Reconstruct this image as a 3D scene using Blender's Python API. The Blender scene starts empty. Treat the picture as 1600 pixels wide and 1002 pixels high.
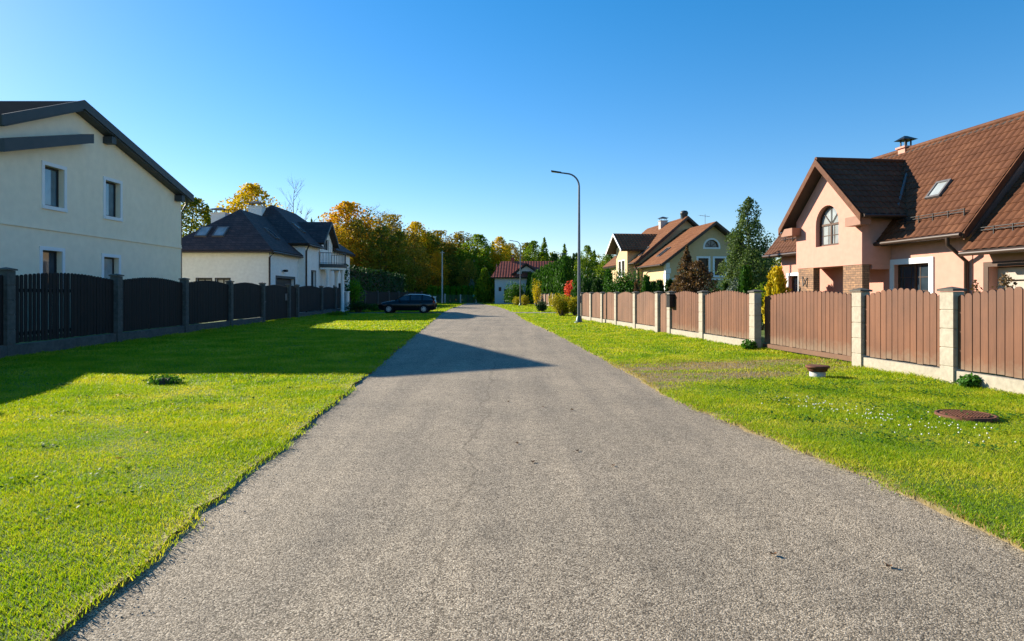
import bpy, math, random
import numpy as np
from mathutils import Vector, Matrix
from mathutils.geometry import tessellate_polygon
random.seed(7); RNG = np.random.default_rng(7)
R = math.radians
sc = bpy.context.scene
COL = sc.collection

# ------------------------------------------------------------ camera, sky, sun, exposure
EYE = 1.45
cam = bpy.data.cameras.new('camera'); camo = bpy.data.objects.new('camera', cam); COL.objects.link(camo)
camo.location = (0, 0, EYE); camo.rotation_euler = (R(90), 0, 0)
cam.sensor_width = 36; cam.lens = 22.5; cam.shift_y = -41 / 1600; cam.clip_end = 3000; cam.clip_start = 0.05
sc.camera = camo
sc.render.resolution_x = 1024; sc.render.resolution_y = 641
SUN = Vector((-1.94, 1.28, 1.0)).normalized()          # towards the sun
elev = math.asin(SUN.z); azim = math.atan2(SUN.x, SUN.y)
w = bpy.data.worlds.new('World'); sc.world = w; w.use_nodes = True
nt = w.node_tree; nt.nodes.clear()
o = nt.nodes.new('ShaderNodeOutputWorld'); bg = nt.nodes.new('ShaderNodeBackground')
sky = nt.nodes.new('ShaderNodeTexSky'); sky.sky_type = 'NISHITA'; sky.sun_disc = False
sky.sun_elevation = elev; sky.sun_rotation = azim
sky.air_density = 1.0; sky.dust_density = 0.15; sky.ozone_density = 3.5
hs = nt.nodes.new('ShaderNodeHueSaturation'); hs.inputs['Saturation'].default_value = 1.36
mxs = nt.nodes.new('ShaderNodeMix'); mxs.data_type = 'RGBA'; mxs.blend_type = 'MULTIPLY'; mxs.inputs[0].default_value = 1; mxs.inputs[7].default_value = (.97, .93, .99, 1)
nt.links.new(sky.outputs[0], hs.inputs['Color']); gm = nt.nodes.new('ShaderNodeGamma'); gm.inputs[1].default_value = .86; nt.links.new(hs.outputs[0], gm.inputs[0]); nt.links.new(gm.outputs[0], mxs.inputs[6]); nt.links.new(mxs.outputs[2], bg.inputs[0])
nt.links.new(bg.outputs[0], o.inputs[0]); bg.inputs[1].default_value = 0.104
sl = bpy.data.lights.new('sun', 'SUN'); sl.energy = 5.0; sl.angle = R(0.5); sl.color = (1.0, 0.9, 0.74)
slo = bpy.data.objects.new('sun', sl); COL.objects.link(slo)
slo.rotation_euler = SUN.to_track_quat('Z', 'Y').to_euler(); slo.location = (-60, 40, 60)
sc.view_settings.view_transform = 'Standard'; sc.view_settings.look = 'None'
sc.view_settings.exposure = 1.22; sc.view_settings.gamma = 1
sc.render.engine = 'CYCLES'
sc.cycles.max_bounces = 6; sc.cycles.transparent_max_bounces = 6

# ------------------------------------------------------------ materials
def _n(t, ty, **kw):
    n = t.nodes.new(ty)
    for k, v in kw.items():
        if k in n.inputs: n.inputs[k].default_value = v
        else: setattr(n, k, v)
    return n
def c4(c): return (c[0], c[1], c[2], 1)
def ramp(t, fac, stops):
    r = t.nodes.new('ShaderNodeValToRGB'); t.links.new(fac, r.inputs[0])
    e = r.color_ramp.elements
    while len(e) < len(stops): e.new(0.5)
    for q, (p, c) in zip(e, stops): q.position = p; q.color = c4(c)
    return r.outputs[0]
def mixc(t, fac, a, b, mode='MIX'):
    m = t.nodes.new('ShaderNodeMix'); m.data_type = 'RGBA'; m.blend_type = mode
    for s, v in ((m.inputs[0], fac), (m.inputs[6], a), (m.inputs[7], b)):
        if hasattr(v, 'links'): t.links.new(v, s)
        else: s.default_value = v if not isinstance(v, (tuple, list)) else c4(v)
    return m.outputs[2]
def noise(t, vec, scale, detail=4, rough=.6):
    n = _n(t, 'ShaderNodeTexNoise', Scale=scale, Detail=detail, Roughness=rough); t.links.new(vec, n.inputs['Vector']); return n.outputs[0]
def newmat(name):
    m = bpy.data.materials.new(name); m.use_nodes = True; t = m.node_tree
    b = t.nodes['Principled BSDF']; tc = t.nodes.new('ShaderNodeTexCoord')
    return m, t, b, tc.outputs['Object']
def bump(t, b, h, strength, dist=.02):
    n = _n(t, 'ShaderNodeBump', Strength=strength, Distance=dist); t.links.new(h, n.inputs['Height']); t.links.new(n.outputs[0], b.inputs['Normal'])
def mat(name, c1, c2=None, scale=3., rough=.8, bs=None, bst=.3, bd=.01, metal=0, spec=.3, coat=0, grain=None):
    m, t, b, oc = newmat(name)
    c2 = c2 or tuple(x * .8 for x in c1)
    f = noise(t, oc, scale, 6, .65)
    col = ramp(t, f, [(.3, c1), (.7, c2)])
    if grain:
        f2 = noise(t, oc, grain[0], 2, .5)
        col = mixc(t, 1.0, col, ramp(t, f2, [(.3, (1 - grain[1],) * 3), (.7, (1 + grain[1] * .3,) * 3)]), 'MULTIPLY')
    t.links.new(col, b.inputs['Base Color'])
    b.inputs['Roughness'].default_value = rough; b.inputs['Metallic'].default_value = metal
    b.inputs['Specular IOR Level'].default_value = spec; b.inputs['Coat Weight'].default_value = coat
    if bs: bump(t, b, noise(t, oc, bs, 4, .6), bst, bd)
    return m
def leafmat(name, cols, transl=.35, scale=.35, rough=.6):
    m, t, b, oc = newmat(name)
    g = t.nodes.new('ShaderNodeNewGeometry'); oi = t.nodes.new('ShaderNodeObjectInfo')
    ma = _n(t, 'ShaderNodeMath', operation='MULTIPLY_ADD'); t.links.new(g.outputs['Random Per Island'], ma.inputs[0]); ma.inputs[1].default_value = .45
    n = noise(t, oc, scale, 3, .6)
    m2 = _n(t, 'ShaderNodeMath', operation='MULTIPLY_ADD'); t.links.new(n, m2.inputs[0]); m2.inputs[1].default_value = 1.1; m2.inputs[2].default_value = -.3
    t.links.new(m2.outputs[0], ma.inputs[2])
    m3 = _n(t, 'ShaderNodeMath', operation='MULTIPLY_ADD'); t.links.new(oi.outputs['Random'], m3.inputs[0]); m3.inputs[1].default_value = .14; t.links.new(ma.outputs[0], m3.inputs[2])
    k = len(cols)
    col = ramp(t, m3.outputs[0], [(.12 + .8 * i / max(1, k - 1), c) for i, c in enumerate(cols)])
    t.links.new(col, b.inputs['Base Color']); b.inputs['Roughness'].default_value = rough; b.inputs['Specular IOR Level'].default_value = .15
    tr = t.nodes.new('ShaderNodeBsdfTranslucent'); t.links.new(mixc(t, 1.0, col, (1.3, 1.25, .6), 'MULTIPLY'), tr.inputs[0])
    mx = t.nodes.new('ShaderNodeMixShader'); mx.inputs[0].default_value = transl
    t.links.new(b.outputs[0], mx.inputs[1]); t.links.new(tr.outputs[0], mx.inputs[2])
    t.links.new(mx.outputs[0], t.nodes['Material Output'].inputs[0])
    return m

M = {}
def asphalt():
    m, t, b, oc = newmat('asphalt')
    v = _n(t, 'ShaderNodeTexVoronoi', Scale=130.); t.links.new(oc, v.inputs['Vector'])
    sep = t.nodes.new('ShaderNodeSeparateColor'); t.links.new(v.outputs['Color'], sep.inputs[0])
    stone = ramp(t, sep.outputs[0], [(0, (.11, .088, .06)), (.3, (.275, .227, .163)), (.7, (.39, .327, .24)), (1, (.62, .53, .4))])
    gap = ramp(t, v.outputs['Distance'], [(.4, (1, 1, 1)), (.8, (.42, .41, .4))])
    col = mixc(t, 1, stone, gap, 'MULTIPLY')
    big = ramp(t, noise(t, oc, .55, 5, .6), [(.3, (.8, .8, .8)), (.7, (1.12, 1.1, 1.08))])
    col = mixc(t, 1, col, big, 'MULTIPLY')
    med = ramp(t, noise(t, oc, 9, 4, .7), [(.25, (.75, .75, .75)), (.6, (1.08, 1.08, 1.08))])
    col = mixc(t, 1, col, med, 'MULTIPLY')
    st = ramp(t, noise(t, oc, 2.2, 6, .75), [(.3, (.62, .61, .6)), (.42, (1, 1, 1))])
    col = mixc(t, .6, col, st, 'MULTIPLY')
    mpp = t.nodes.new('ShaderNodeMapping'); mpp.inputs['Scale'].default_value = (1.9, .12, 1); t.links.new(oc, mpp.inputs[0])
    col = mixc(t, 1, col, ramp(t, noise(t, mpp.outputs[0], 1.3, 4, .55), [(.35, (.84, .84, .85)), (.6, (1.06, 1.05, 1.04))]), 'MULTIPLY')
    # long tar seam and a stain
    mp = t.nodes.new('ShaderNodeSeparateXYZ'); t.links.new(oc, mp.inputs[0])
    n1 = noise(t, oc, 1.1, 3, .6)
    a = _n(t, 'ShaderNodeMath', operation='MULTIPLY_ADD'); t.links.new(n1, a.inputs[0]); a.inputs[1].default_value = .5; t.links.new(mp.outputs[0], a.inputs[2])
    b2 = _n(t, 'ShaderNodeMath', operation='ADD'); t.links.new(a.outputs[0], b2.inputs[0]); b2.inputs[1].default_value = .12
    ab = _n(t, 'ShaderNodeMath', operation='ABSOLUTE'); t.links.new(b2.outputs[0], ab.inputs[0])
    seam = ramp(t, ab.outputs[0], [(0, (.66, .65, .64)), (.018, (1, 1, 1))])
    col = mixc(t, 1, col, seam, 'MULTIPLY')
    t.links.new(col, b.inputs['Base Color']); b.inputs['Roughness'].default_value = .85; b.inputs['Specular IOR Level'].default_value = .25
    hgt = _n(t, 'ShaderNodeMath', operation='MULTIPLY'); t.links.new(v.outputs['Distance'], hgt.inputs[0]); hgt.inputs[1].default_value = -1
    bump(t, b, hgt.outputs[0], .55, .005)
    return m
M['asphalt'] = asphalt()
def soil():
    m, t, b, oc = newmat('lawn_soil')
    a = t.nodes.new('ShaderNodeAttribute'); a.attribute_name = 'dirt'
    g = ramp(t, noise(t, oc, .8, 5, .65), [(.3, (.04, .09, .006)), (.55, (.08, .14, .01)), (.75, (.15, .17, .03))])
    fine = ramp(t, noise(t, oc, 45, 3, .7), [(.3, (.55, .55, .5)), (.7, (1.25, 1.25, 1.1))])
    g = mixc(t, 1, g, fine, 'MULTIPLY')
    d = ramp(t, noise(t, oc, 14, 5, .7), [(.3, (.09, .06, .025)), (.6, (.25, .18, .08)), (.75, (.36, .29, .16))])
    t.links.new(mixc(t, a.outputs['Fac'], g, d), b.inputs['Base Color']); b.inputs['Roughness'].default_value = .95
    bump(t, b, noise(t, oc, 22, 5, .7), .7, .03)
    return m
M['soil'] = soil()
M['field'] = mat('field_grass', (.045, .1, .01), (.1, .15, .02), .5, .95, bs=12, bst=.8, bd=.05, grain=(30, .4))
M['gravel'] = mat('gravel', (.3, .28, .24), (.2, .19, .16), 2., .95, bs=40, bst=.6, bd=.02, grain=(30, .35))
M['blade'] = leafmat('grass_blade', [(.07, .17, .003), (.15, .28, .005), (.24, .35, .008), (.4, .43, .02), (.58, .5, .08)], .45, .9, .5)
M['dryblade'] = leafmat('dry_grass_blade', [(.22, .14, .03), (.4, .3, .08), (.25, .3, .03)], .3, .9)
M['weed'] = leafmat('weed_leaf', [(.03, .1, .01), (.06, .17, .02)], .35, 3)
M['white_flower'] = mat('white_petal', (.8, .8, .74), (.7, .7, .6), 20, .7)
M['cream'] = mat('cream_render', (.88, .76, .58), (.84, .72, .54), .7, .9, bs=60, bst=.15, bd=.005, grain=(3, .06))
M['white'] = mat('white_render', (.84, .82, .77), (.8, .77, .72), 1.2, .9, bs=60, bst=.25, bd=.006, grain=(5, .08))
M['pink'] = mat('salmon_render', (.58, .295, .225), (.55, .275, .21), 1.2, .9, bs=60, bst=.25, bd=.006, grain=(5, .07))
M['yellow'] = mat('yellow_render', (.6, .44, .25), (.57, .41, .23), 1.2, .9, bs=60, bst=.25, bd=.006, grain=(5, .07))
M['trim'] = mat('white_trim', (.76, .77, .78), (.7, .71, .72), 3, .7)
M['bluewhite'] = mat('pale_wall', (.55, .57, .58), (.5, .52, .54), 1, .9, bs=40, bst=.2)
M['slate'] = mat('dark_fascia', (.035, .045, .05), (.05, .058, .062), 2, .5, bs=20, bst=.1)
M['soffit'] = mat('dark_timber_soffit', (.06, .045, .035), (.04, .032, .028), 3, .7, bs=15, bst=.2)
M['gutter'] = mat('brown_gutter', (.06, .035, .025), (.045, .028, .02), 3, .4)
M['frame_dark'] = mat('dark_window_frame', (.018, .02, .022), (.028, .028, .03), 3, .45)
M['frame_brown'] = mat('brown_window_frame', (.085, .042, .022), (.065, .032, .018), 5, .5)
M['black'] = mat('black_metal', (.012, .012, .013), (.02, .02, .02), 4, .4)
M['galv'] = mat('galvanised_steel', (.16, .18, .2), (.11, .13, .15), 5, .45, metal=.6)
M['leadflash'] = mat('lead_flashing', (.13, .12, .12), (.09, .09, .09), 6, .5)
def glass(name, tint, rough=.04):
    m, t, b, oc = newmat(name)
    t.links.new(ramp(t, noise(t, oc, 1.7, 2, .5), [(.35, tint), (.7, tuple(x * 1.8 for x in tint))]), b.inputs['Base Color'])
    b.inputs['Roughness'].default_value = rough; b.inputs['Specular IOR Level'].default_value = .5; b.inputs['IOR'].default_value = 1.5
    return m
M['glass'] = glass('window_glass', (.02, .03, .04)); M['glass_pale'] = glass('curtained_glass', (.2, .22, .22)); M['glass_dark'] = glass('dark_glass', (.008, .009, .01)); M['glass_dark'].node_tree.nodes['Principled BSDF'].inputs['Specular IOR Level'].default_value = .12
def tile(name, ca, cb, cc):
    m, t, b, oc = newmat(name)
    g = t.nodes.new('ShaderNodeNewGeometry')
    n = noise(t, oc, 1.4, 5, .7); n2 = noise(t, oc, 9, 3, .6)
    ad = _n(t, 'ShaderNodeMath', operation='MULTIPLY_ADD'); t.links.new(n2, ad.inputs[0]); ad.inputs[1].default_value = .5; t.links.new(n, ad.inputs[2])
    t.links.new(ramp(t, ad.outputs[0], [(.5, ca), (.75, cb), (.95, cc)]), b.inputs['Base Color'])
    b.inputs['Roughness'].default_value = .7; b.inputs['Specular IOR Level'].default_value = .15
    bump(t, b, noise(t, oc, 60, 3, .6), .3, .005)
    return m
M['glass_sky'] = glass('sky_tinted_glass', (.05, .11, .15)); _b = M['glass_sky'].node_tree.nodes['Principled BSDF']; _b.inputs['IOR'].default_value = 2.; _b.inputs['Specular IOR Level'].default_value = .8  # reflected sky partly painted in as bluish base tint, high IOR reflects the rest
M['tile_brown'] = tile('brown_roof_tile', (.075, .029, .0135), (.105, .041, .019), (.15, .063, .03))
M['tile_tan'] = tile('tan_roof_tile', (.135, .052, .02), (.175, .069, .027), (.23, .1, .043))
M['tile_red'] = tile('red_roof_tile', (.2, .05, .035), (.26, .07, .045), (.3, .09, .06))
def shingle(name, ca, cb):
    m, t, b, oc = newmat(name)
    br = _n(t, 'ShaderNodeTexBrick', Scale=1.0); br.inputs['Brick Width'].default_value = .32; br.inputs['Row Height'].default_value = .16; br.inputs['Mortar Size'].default_value = .012
    br.inputs['Color1'].default_value = c4(ca); br.inputs['Color2'].default_value = c4(cb); br.inputs['Mortar'].default_value = c4(tuple(x * .35 for x in ca))
    sp = t.nodes.new('ShaderNodeSeparateXYZ'); t.links.new(oc, sp.inputs[0])
    a = _n(t, 'ShaderNodeMath', operation='ADD'); t.links.new(sp.outputs[0], a.inputs[0]); t.links.new(sp.outputs[1], a.inputs[1])
    cb_ = t.nodes.new('ShaderNodeCombineXYZ'); t.links.new(a.outputs[0], cb_.inputs[0]); t.links.new(sp.outputs[2], cb_.inputs[1]); t.links.new(cb_.outputs[0], br.inputs['Vector'])
    col = mixc(t, 1, br.outputs[0], ramp(t, noise(t, oc, 1.5, 5, .7), [(.3, (.7, .7, .7)), (.7, (1.4, 1.3, 1.3))]), 'MULTIPLY')
    t.links.new(col, b.inputs['Base Color']); b.inputs['Roughness'].default_value = .85
    bump(t, b, noise(t, oc, 50, 3, .6), .5, .01)
    return m
M['shingle'] = shingle('dark_shingle', (.038, .026, .026), (.07, .045, .042))
M['slate_roof'] = mat('dark_roof_sheet', (.02, .024, .027), (.028, .032, .035), 2, 1., spec=0.)
def stone():
    m, t, b, oc = newmat('stone_cladding')
    br = _n(t, 'ShaderNodeTexBrick', Scale=1.0); br.inputs['Brick Width'].default_value = .24; br.inputs['Row Height'].default_value = .075; br.inputs['Mortar Size'].default_value = .008
    br.inputs['Color1'].default_value = (.34, .2, .11, 1); br.inputs['Color2'].default_value = (.2, .12, .075, 1); br.inputs['Mortar'].default_value = (.1, .07, .05, 1)
    sp = t.nodes.new('ShaderNodeSeparateXYZ'); t.links.new(oc, sp.inputs[0])
    a = _n(t, 'ShaderNodeMath', operation='ADD'); t.links.new(sp.outputs[0], a.inputs[0]); t.links.new(sp.outputs[1], a.inputs[1])
    cb_ = t.nodes.new('ShaderNodeCombineXYZ'); t.links.new(a.outputs[0], cb_.inputs[0]); t.links.new(sp.outputs[2], cb_.inputs[1]); t.links.new(cb_.outputs[0], br.inputs['Vector'])
    t.links.new(mixc(t, 1, br.outputs[0], ramp(t, noise(t, oc, 12, 4, .7), [(.3, (.6, .6, .6)), (.7, (1.3, 1.2, 1.1))]), 'MULTIPLY'), b.inputs['Base Color'])
    bump(t, b, br.outputs['Fac'], -.6, .02); b.inputs['Roughness'].default_value = .9
    return m
M['stone'] = stone()
def wood(name, ca, cb, rough=.6, splash=0.):
    m, t, b, oc = newmat(name)
    g = t.nodes.new('ShaderNodeNewGeometry')
    mp = t.nodes.new('ShaderNodeMapping'); mp.inputs['Scale'].default_value = (9, 9, .6); t.links.new(oc, mp.inputs[0])
    n = noise(t, mp.outputs[0], 3, 6, .7)
    ma = _n(t, 'ShaderNodeMath', operation='MULTIPLY_ADD'); t.links.new(g.outputs['Random Per Island'], ma.inputs[0]); ma.inputs[1].default_value = .35; t.links.new(n, ma.inputs[2])
    wc = ramp(t, ma.outputs[0], [(.4, ca), (.95, cb)])
    fade = ramp(t, noise(t, oc, .9, 4, .6), [(.35, (.82, .82, .84)), (.65, (1.12, 1.1, 1.08))]); wc = mixc(t, 1, wc, fade, 'MULTIPLY')
    if splash:      # mud splashed up from the ground onto the lowest boards, ragged upper limit
        sz = t.nodes.new('ShaderNodeSeparateXYZ'); t.links.new(oc, sz.inputs[0]); mm = _n(t, 'ShaderNodeMath', operation='MULTIPLY_ADD'); t.links.new(noise(t, oc, 6, 5, .7), mm.inputs[0]); mm.inputs[1].default_value = -.5; t.links.new(sz.outputs[2], mm.inputs[2])
        wc = mixc(t, ramp(t, mm.outputs[0], [(0., (splash,) * 3), (.22, (0, 0, 0))]), wc, (.2, .15, .1))
    t.links.new(wc, b.inputs['Base Color']); b.inputs['Roughness'].default_value = rough; b.inputs['Specular IOR Level'].default_value = .3
    bump(t, b, n, .35, .004)
    return m
M['fence_brown'] = wood('brown_painted_board', (.105, .041, .019), (.165, .067, .031), .55, .6)
M['fence_far'] = wood('faded_brown_board', (.13, .065, .036), (.2, .1, .058), .6)
M['fence_dark'] = wood('dark_stained_board', (.006, .005, .005), (.013, .010, .009), .75)
M['timber'] = wood('brown_timber', (.12, .06, .035), (.17, .09, .05))
M['block'] = mat('cream_concrete_block', (.42, .375, .295), (.34, .305, .24), 2.5, .9, bs=40, bst=.35, bd=.008, grain=(14, .16))
M['block_grey'] = mat('grey_concrete_block', (.11, .115, .105), (.065, .07, .065), 2.5, .9, bs=40, bst=.35, bd=.008, grain=(12, .25))
M['cap'] = mat('dark_post_cap', (.06, .055, .045), (.1, .09, .07), 6, .7, bs=30, bst=.3)
M['rust'] = mat('rusty_iron', (.17, .065, .035), (.09, .04, .025), 9, .75, bs=50, bst=.6, bd=.006, metal=.3)
M['concrete'] = mat('pale_concrete', (.5, .49, .45), (.36, .35, .32), 4, .9, bs=35, bst=.4)
M['bark'] = mat('bark', (.09, .07, .05), (.05, .04, .03), 4, .95, bs=14, bst=.8, bd=.03)
M['bark_pale'] = mat('pale_bark', (.3, .29, .27), (.16, .15, .14), 3, .9, bs=14, bst=.5, bd=.02)
M['lamp_green'] = mat('green_grey_steel', (.09, .14, .13), (.07, .11, .1), 3, .45, metal=.3)
M['carpaint'] = mat('black_car_paint', (.004, .004, .005), (.005, .005, .006), 2, .22, coat=.25, spec=.3)
M['tyre'] = mat('tyre_rubber', (.012, .012, .012), None, 5, .8); M['alloy'] = mat('alloy_rim', (.5, .52, .55), (.4, .42, .45), 5, .35, metal=.7)
M['redlamp'] = mat('red_lamp_lens', (.35, .01, .01), (.25, .01, .01), 8, .2); M['headlamp'] = mat('clear_lamp_lens', (.6, .62, .65), (.45, .47, .5), 8, .15)
M['green_plastic'] = mat('green_plastic', (.03, .3, .22), (.02, .22, .16), 4, .5)
M['drygrass'] = mat('dry_leaf', (.12, .06, .03), (.2, .1, .04), 8, .9)
L = {
 'maple_yellow': leafmat('yellow_foliage', [(.18, .17, .01), (.48, .36, .012), (.6, .44, .015), (.62, .38, .012)]),
 'orange': leafmat('orange_foliage', [(.16, .16, .012), (.44, .31, .012), (.56, .32, .014), (.54, .24, .02)]),
 'rust': leafmat('rusty_foliage', [(.08, .1, .018), (.2, .18, .02), (.32, .23, .02), (.38, .21, .03)]),
 'olive': leafmat('olive_foliage', [(.04, .065, .008), (.1, .13, .012), (.2, .2, .018), (.34, .26, .02)]),
 'green': leafmat('green_foliage', [(.03, .07, .006), (.08, .16, .008), (.17, .26, .012), (.3, .33, .015)]),
 'dark': leafmat('dark_green_foliage', [(.012, .035, .006), (.02, .06, .01), (.035, .09, .012)], .2),
 'poplar': leafmat('grey_green_foliage', [(.03, .06, .02), (.07, .12, .035), (.15, .2, .05)], .3),
 'thuja': leafmat('thuja_foliage', [(.016, .06, .006), (.035, .11, .01), (.075, .18, .014)], .25, 1.),
 'golden': leafmat('golden_thuja_foliage', [(.25, .24, .01), (.5, .4, .012), (.62, .46, .02)], .3, 1.),
 'copper': leafmat('copper_foliage', [(.04, .03, .014), (.1, .055, .025), (.17, .1, .05), (.09, .1, .025)], .25, 1.5),
 'scarlet': leafmat('scarlet_foliage', [(.5, .03, .02), (.65, .08, .05), (.6, .15, .1)], .3, 1.5),
 'yellowbush': leafmat('yellowing_foliage', [(.1, .13, .01), (.32, .29, .012), (.55, .42, .02)], .35, 1.2),
 'bluespruce': leafmat('blue_grey_foliage', [(.08, .12, .09), (.16, .2, .16)], .2, 2.),
 'bright': leafmat('bright_green_foliage', [(.03, .1, .006), (.08, .22, .01), (.14, .3, .015)], .4, 1.5),
}

# ------------------------------------------------------------ mesh helpers
def tag(o, label=None, cat=None, group=None, kind=None):
    if label: o['label'] = label
    if cat: o['category'] = cat
    if group: o['group'] = group
    if kind: o['kind'] = kind
    return o
def empty(name, loc=(0, 0, 0), rz=0, label=None, cat=None, group=None):
    e = bpy.data.objects.new(name, None); COL.objects.link(e); e.location = loc; e.rotation_euler = (0, 0, rz); e.empty_display_size = .2
    return tag(e, label, cat, group)
class MB:
    def __init__(s): s.v = []; s.f = []; s.mi = []; s.sm = []
    def add(s, vs, fs, m=0, smooth=False):
        b = len(s.v); s.v += [tuple(p) for p in vs]
        for f in fs: s.f.append([b + i for i in f]); s.mi.append(m); s.sm.append(smooth)
    def box(s, a, b, m=0, bev=0):
        x0, y0, z0 = [min(p, q) for p, q in zip(a, b)]; x1, y1, z1 = [max(p, q) for p, q in zip(a, b)]
        if bev:
            e = bev
            rings = []
            for z, i in ((z0, e), (z0 + e, 0), (z1 - e, 0), (z1, e)):
                rings.append([(x0 + i, y0 + i, z), (x1 - i, y0 + i, z), (x1 - i, y1 - i, z), (x0 + i, y1 - i, z)])
            vs = sum(rings, []); fs = [(3, 2, 1, 0), (12, 13, 14, 15)]
            for k in range(3):
                for j in range(4): fs.append((4 * k + j, 4 * k + (j + 1) % 4, 4 * k + 4 + (j + 1) % 4, 4 * k + 4 + j))
            s.add(vs, fs, m); return
        s.add([(x0, y0, z0), (x1, y0, z0), (x1, y1, z0), (x0, y1, z0), (x0, y0, z1), (x1, y0, z1), (x1, y1, z1), (x0, y1, z1)],
              [(3, 2, 1, 0), (4, 5, 6, 7), (0, 1, 5, 4), (1, 2, 6, 5), (2, 3, 7, 6), (3, 0, 4, 7)], m)
    def obox(s, o, ax, ay, az, m=0):      # oriented box from corner o and three edge vectors
        o, ax, ay, az = map(Vector, (o, ax, ay, az))
        v = [o, o + ax, o + ax + ay, o + ay]; v += [p + az for p in v]
        s.add(v, [(3, 2, 1, 0), (4, 5, 6, 7), (0, 1, 5, 4), (1, 2, 6, 5), (2, 3, 7, 6), (3, 0, 4, 7)], m)
    def tube(s, pts, rad, n=8, m=0, smooth=True, caps=True):
        pts = [Vector(p) for p in pts]; rad = rad if isinstance(rad, (list, tuple)) else [rad] * len(pts)
        vs = []; fs = []
        for i, p in enumerate(pts):
            d = (pts[min(i + 1, len(pts) - 1)] - pts[max(i - 1, 0)]).normalized()
            up = Vector((0, 0, 1)) if abs(d.z) < .95 else Vector((1, 0, 0))
            a = d.cross(up).normalized(); b = d.cross(a)
            for k in range(n):
                t = 2 * math.pi * k / n; vs.append(p + (a * math.cos(t) + b * math.sin(t)) * rad[i])
        for i in range(len(pts) - 1):
            for k in range(n): fs.append((i * n + k, i * n + (k + 1) % n, (i + 1) * n + (k + 1) % n, (i + 1) * n + k))
        s.add(vs, fs, m, smooth)
        if caps: s.add([vs[k] for k in range(n)], [tuple(range(n))[::-1]], m); s.add([vs[-n + k] for k in range(n)], [tuple(range(n))], m)
    def lathe(s, prof, c=(0, 0, 0), n=20, m=0, smooth=True, axis='z'):
        vs = []; fs = []
        for r, z in prof:
            for k in range(n):
                t = 2 * math.pi * k / n
                p = (r * math.cos(t), r * math.sin(t), z) if axis == 'z' else (r * math.cos(t), z, r * math.sin(t))
                vs.append((c[0] + p[0], c[1] + p[1], c[2] + p[2]))
        for i in range(len(prof) - 1):
            for k in range(n): fs.append((i * n + k, i * n + (k + 1) % n, (i + 1) * n + (k + 1) % n, (i + 1) * n + k))
        s.add(vs, fs, m, smooth)
    def prism(s, poly, ext, m=0):
        poly = [Vector(p) for p in poly]; ext = Vector(ext); n = len(poly)
        v = poly + [p + ext for p in poly]
        s.add(v, [tuple(range(n))[::-1], tuple(range(n, 2 * n))] + [(i, (i + 1) % n, (i + 1) % n + n, i + n) for i in range(n)], m)
    def build(s, name, mats, parent=None):
        me = bpy.data.meshes.new(name); me.from_pydata(s.v, [], s.f)
        if not isinstance(mats, (list, tuple)): mats = [mats]
        for q in mats: me.materials.append(q)
        me.polygons.foreach_set('material_index', s.mi); me.polygons.foreach_set('use_smooth', s.sm); me.update()
        o = bpy.data.objects.new(name, me); COL.objects.link(o)
        if parent: o.parent = parent
        return o
def npmesh(name, V, F, m, parent=None, smooth=False):     # V (n,3), F (k,c) of one corner count
    me = bpy.data.meshes.new(name); nv, nf, c = len(V), len(F), F.shape[1]
    me.vertices.add(nv); me.vertices.foreach_set('co', np.ascontiguousarray(V, dtype=np.float32).ravel())
    me.loops.add(nf * c); me.loops.foreach_set('vertex_index', np.ascontiguousarray(F, dtype=np.int32).ravel())
    me.polygons.add(nf); me.polygons.foreach_set('loop_start', np.arange(0, nf * c, c, dtype=np.int32)); me.polygons.foreach_set('loop_total', np.full(nf, c, dtype=np.int32))
    me.materials.append(m); me.update(calc_edges=True)
    if smooth: me.polygons.foreach_set('use_smooth', np.ones(nf, dtype=bool))
    o = bpy.data.objects.new(name, me); COL.objects.link(o)
    if parent: o.parent = parent
    return o
def copy_tree(o, parent=None):
    c = o.copy(); COL.objects.link(c); c.parent = parent
    for ch in list(o.children): copy_tree(ch, c)
    return c

# ---- wall with openings
def facade(mb, p0, p1, prof, holes=(), depth=.14, m=0):
    p0, p1 = Vector(p0).to_3d(), Vector(p1).to_3d(); d = (p1 - p0).normalized(); n = Vector((d.y, -d.x, 0))
    P = lambda s, z, k=0: p0 + d * s + Vector((0, 0, z)) - n * k
    loops = [prof] + list(holes)
    tr = tessellate_polygon([[Vector((s, z, 0)) for s, z in lp] for lp in loops])
    flat = [q for lp in loops for q in lp]
    vs = [P(*q) for q in flat]; fs = []
    for t in tr:
        a, b, c = [vs[i] for i in t]
        fs.append(t if (b - a).cross(c - a).dot(n) > 0 else tuple(reversed(t)))
    mb.add(vs, fs, m)
    for h in holes:
        k = len(h); v = [P(*q) for q in h] + [P(q[0], q[1], depth) for q in h]
        mb.add(v, [(i, (i + 1) % k, (i + 1) % k + k, i + k) for i in range(k)], m)
def rect(s0, s1, z0, z1): return [(s0, z0), (s1, z0), (s1, z1), (s0, z1)]
def arch(s0, s1, z0, z1, n=14):           # rectangle with a half-round head reaching z1
    r = (s1 - s0) / 2; c = (s0 + s1) / 2; zs = z1 - r
    return [(s0, z0), (s1, z0)] + [(c + r * math.cos(math.pi * k / n), zs + r * math.sin(math.pi * k / n)) for k in range(0, n + 1)]
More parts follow.
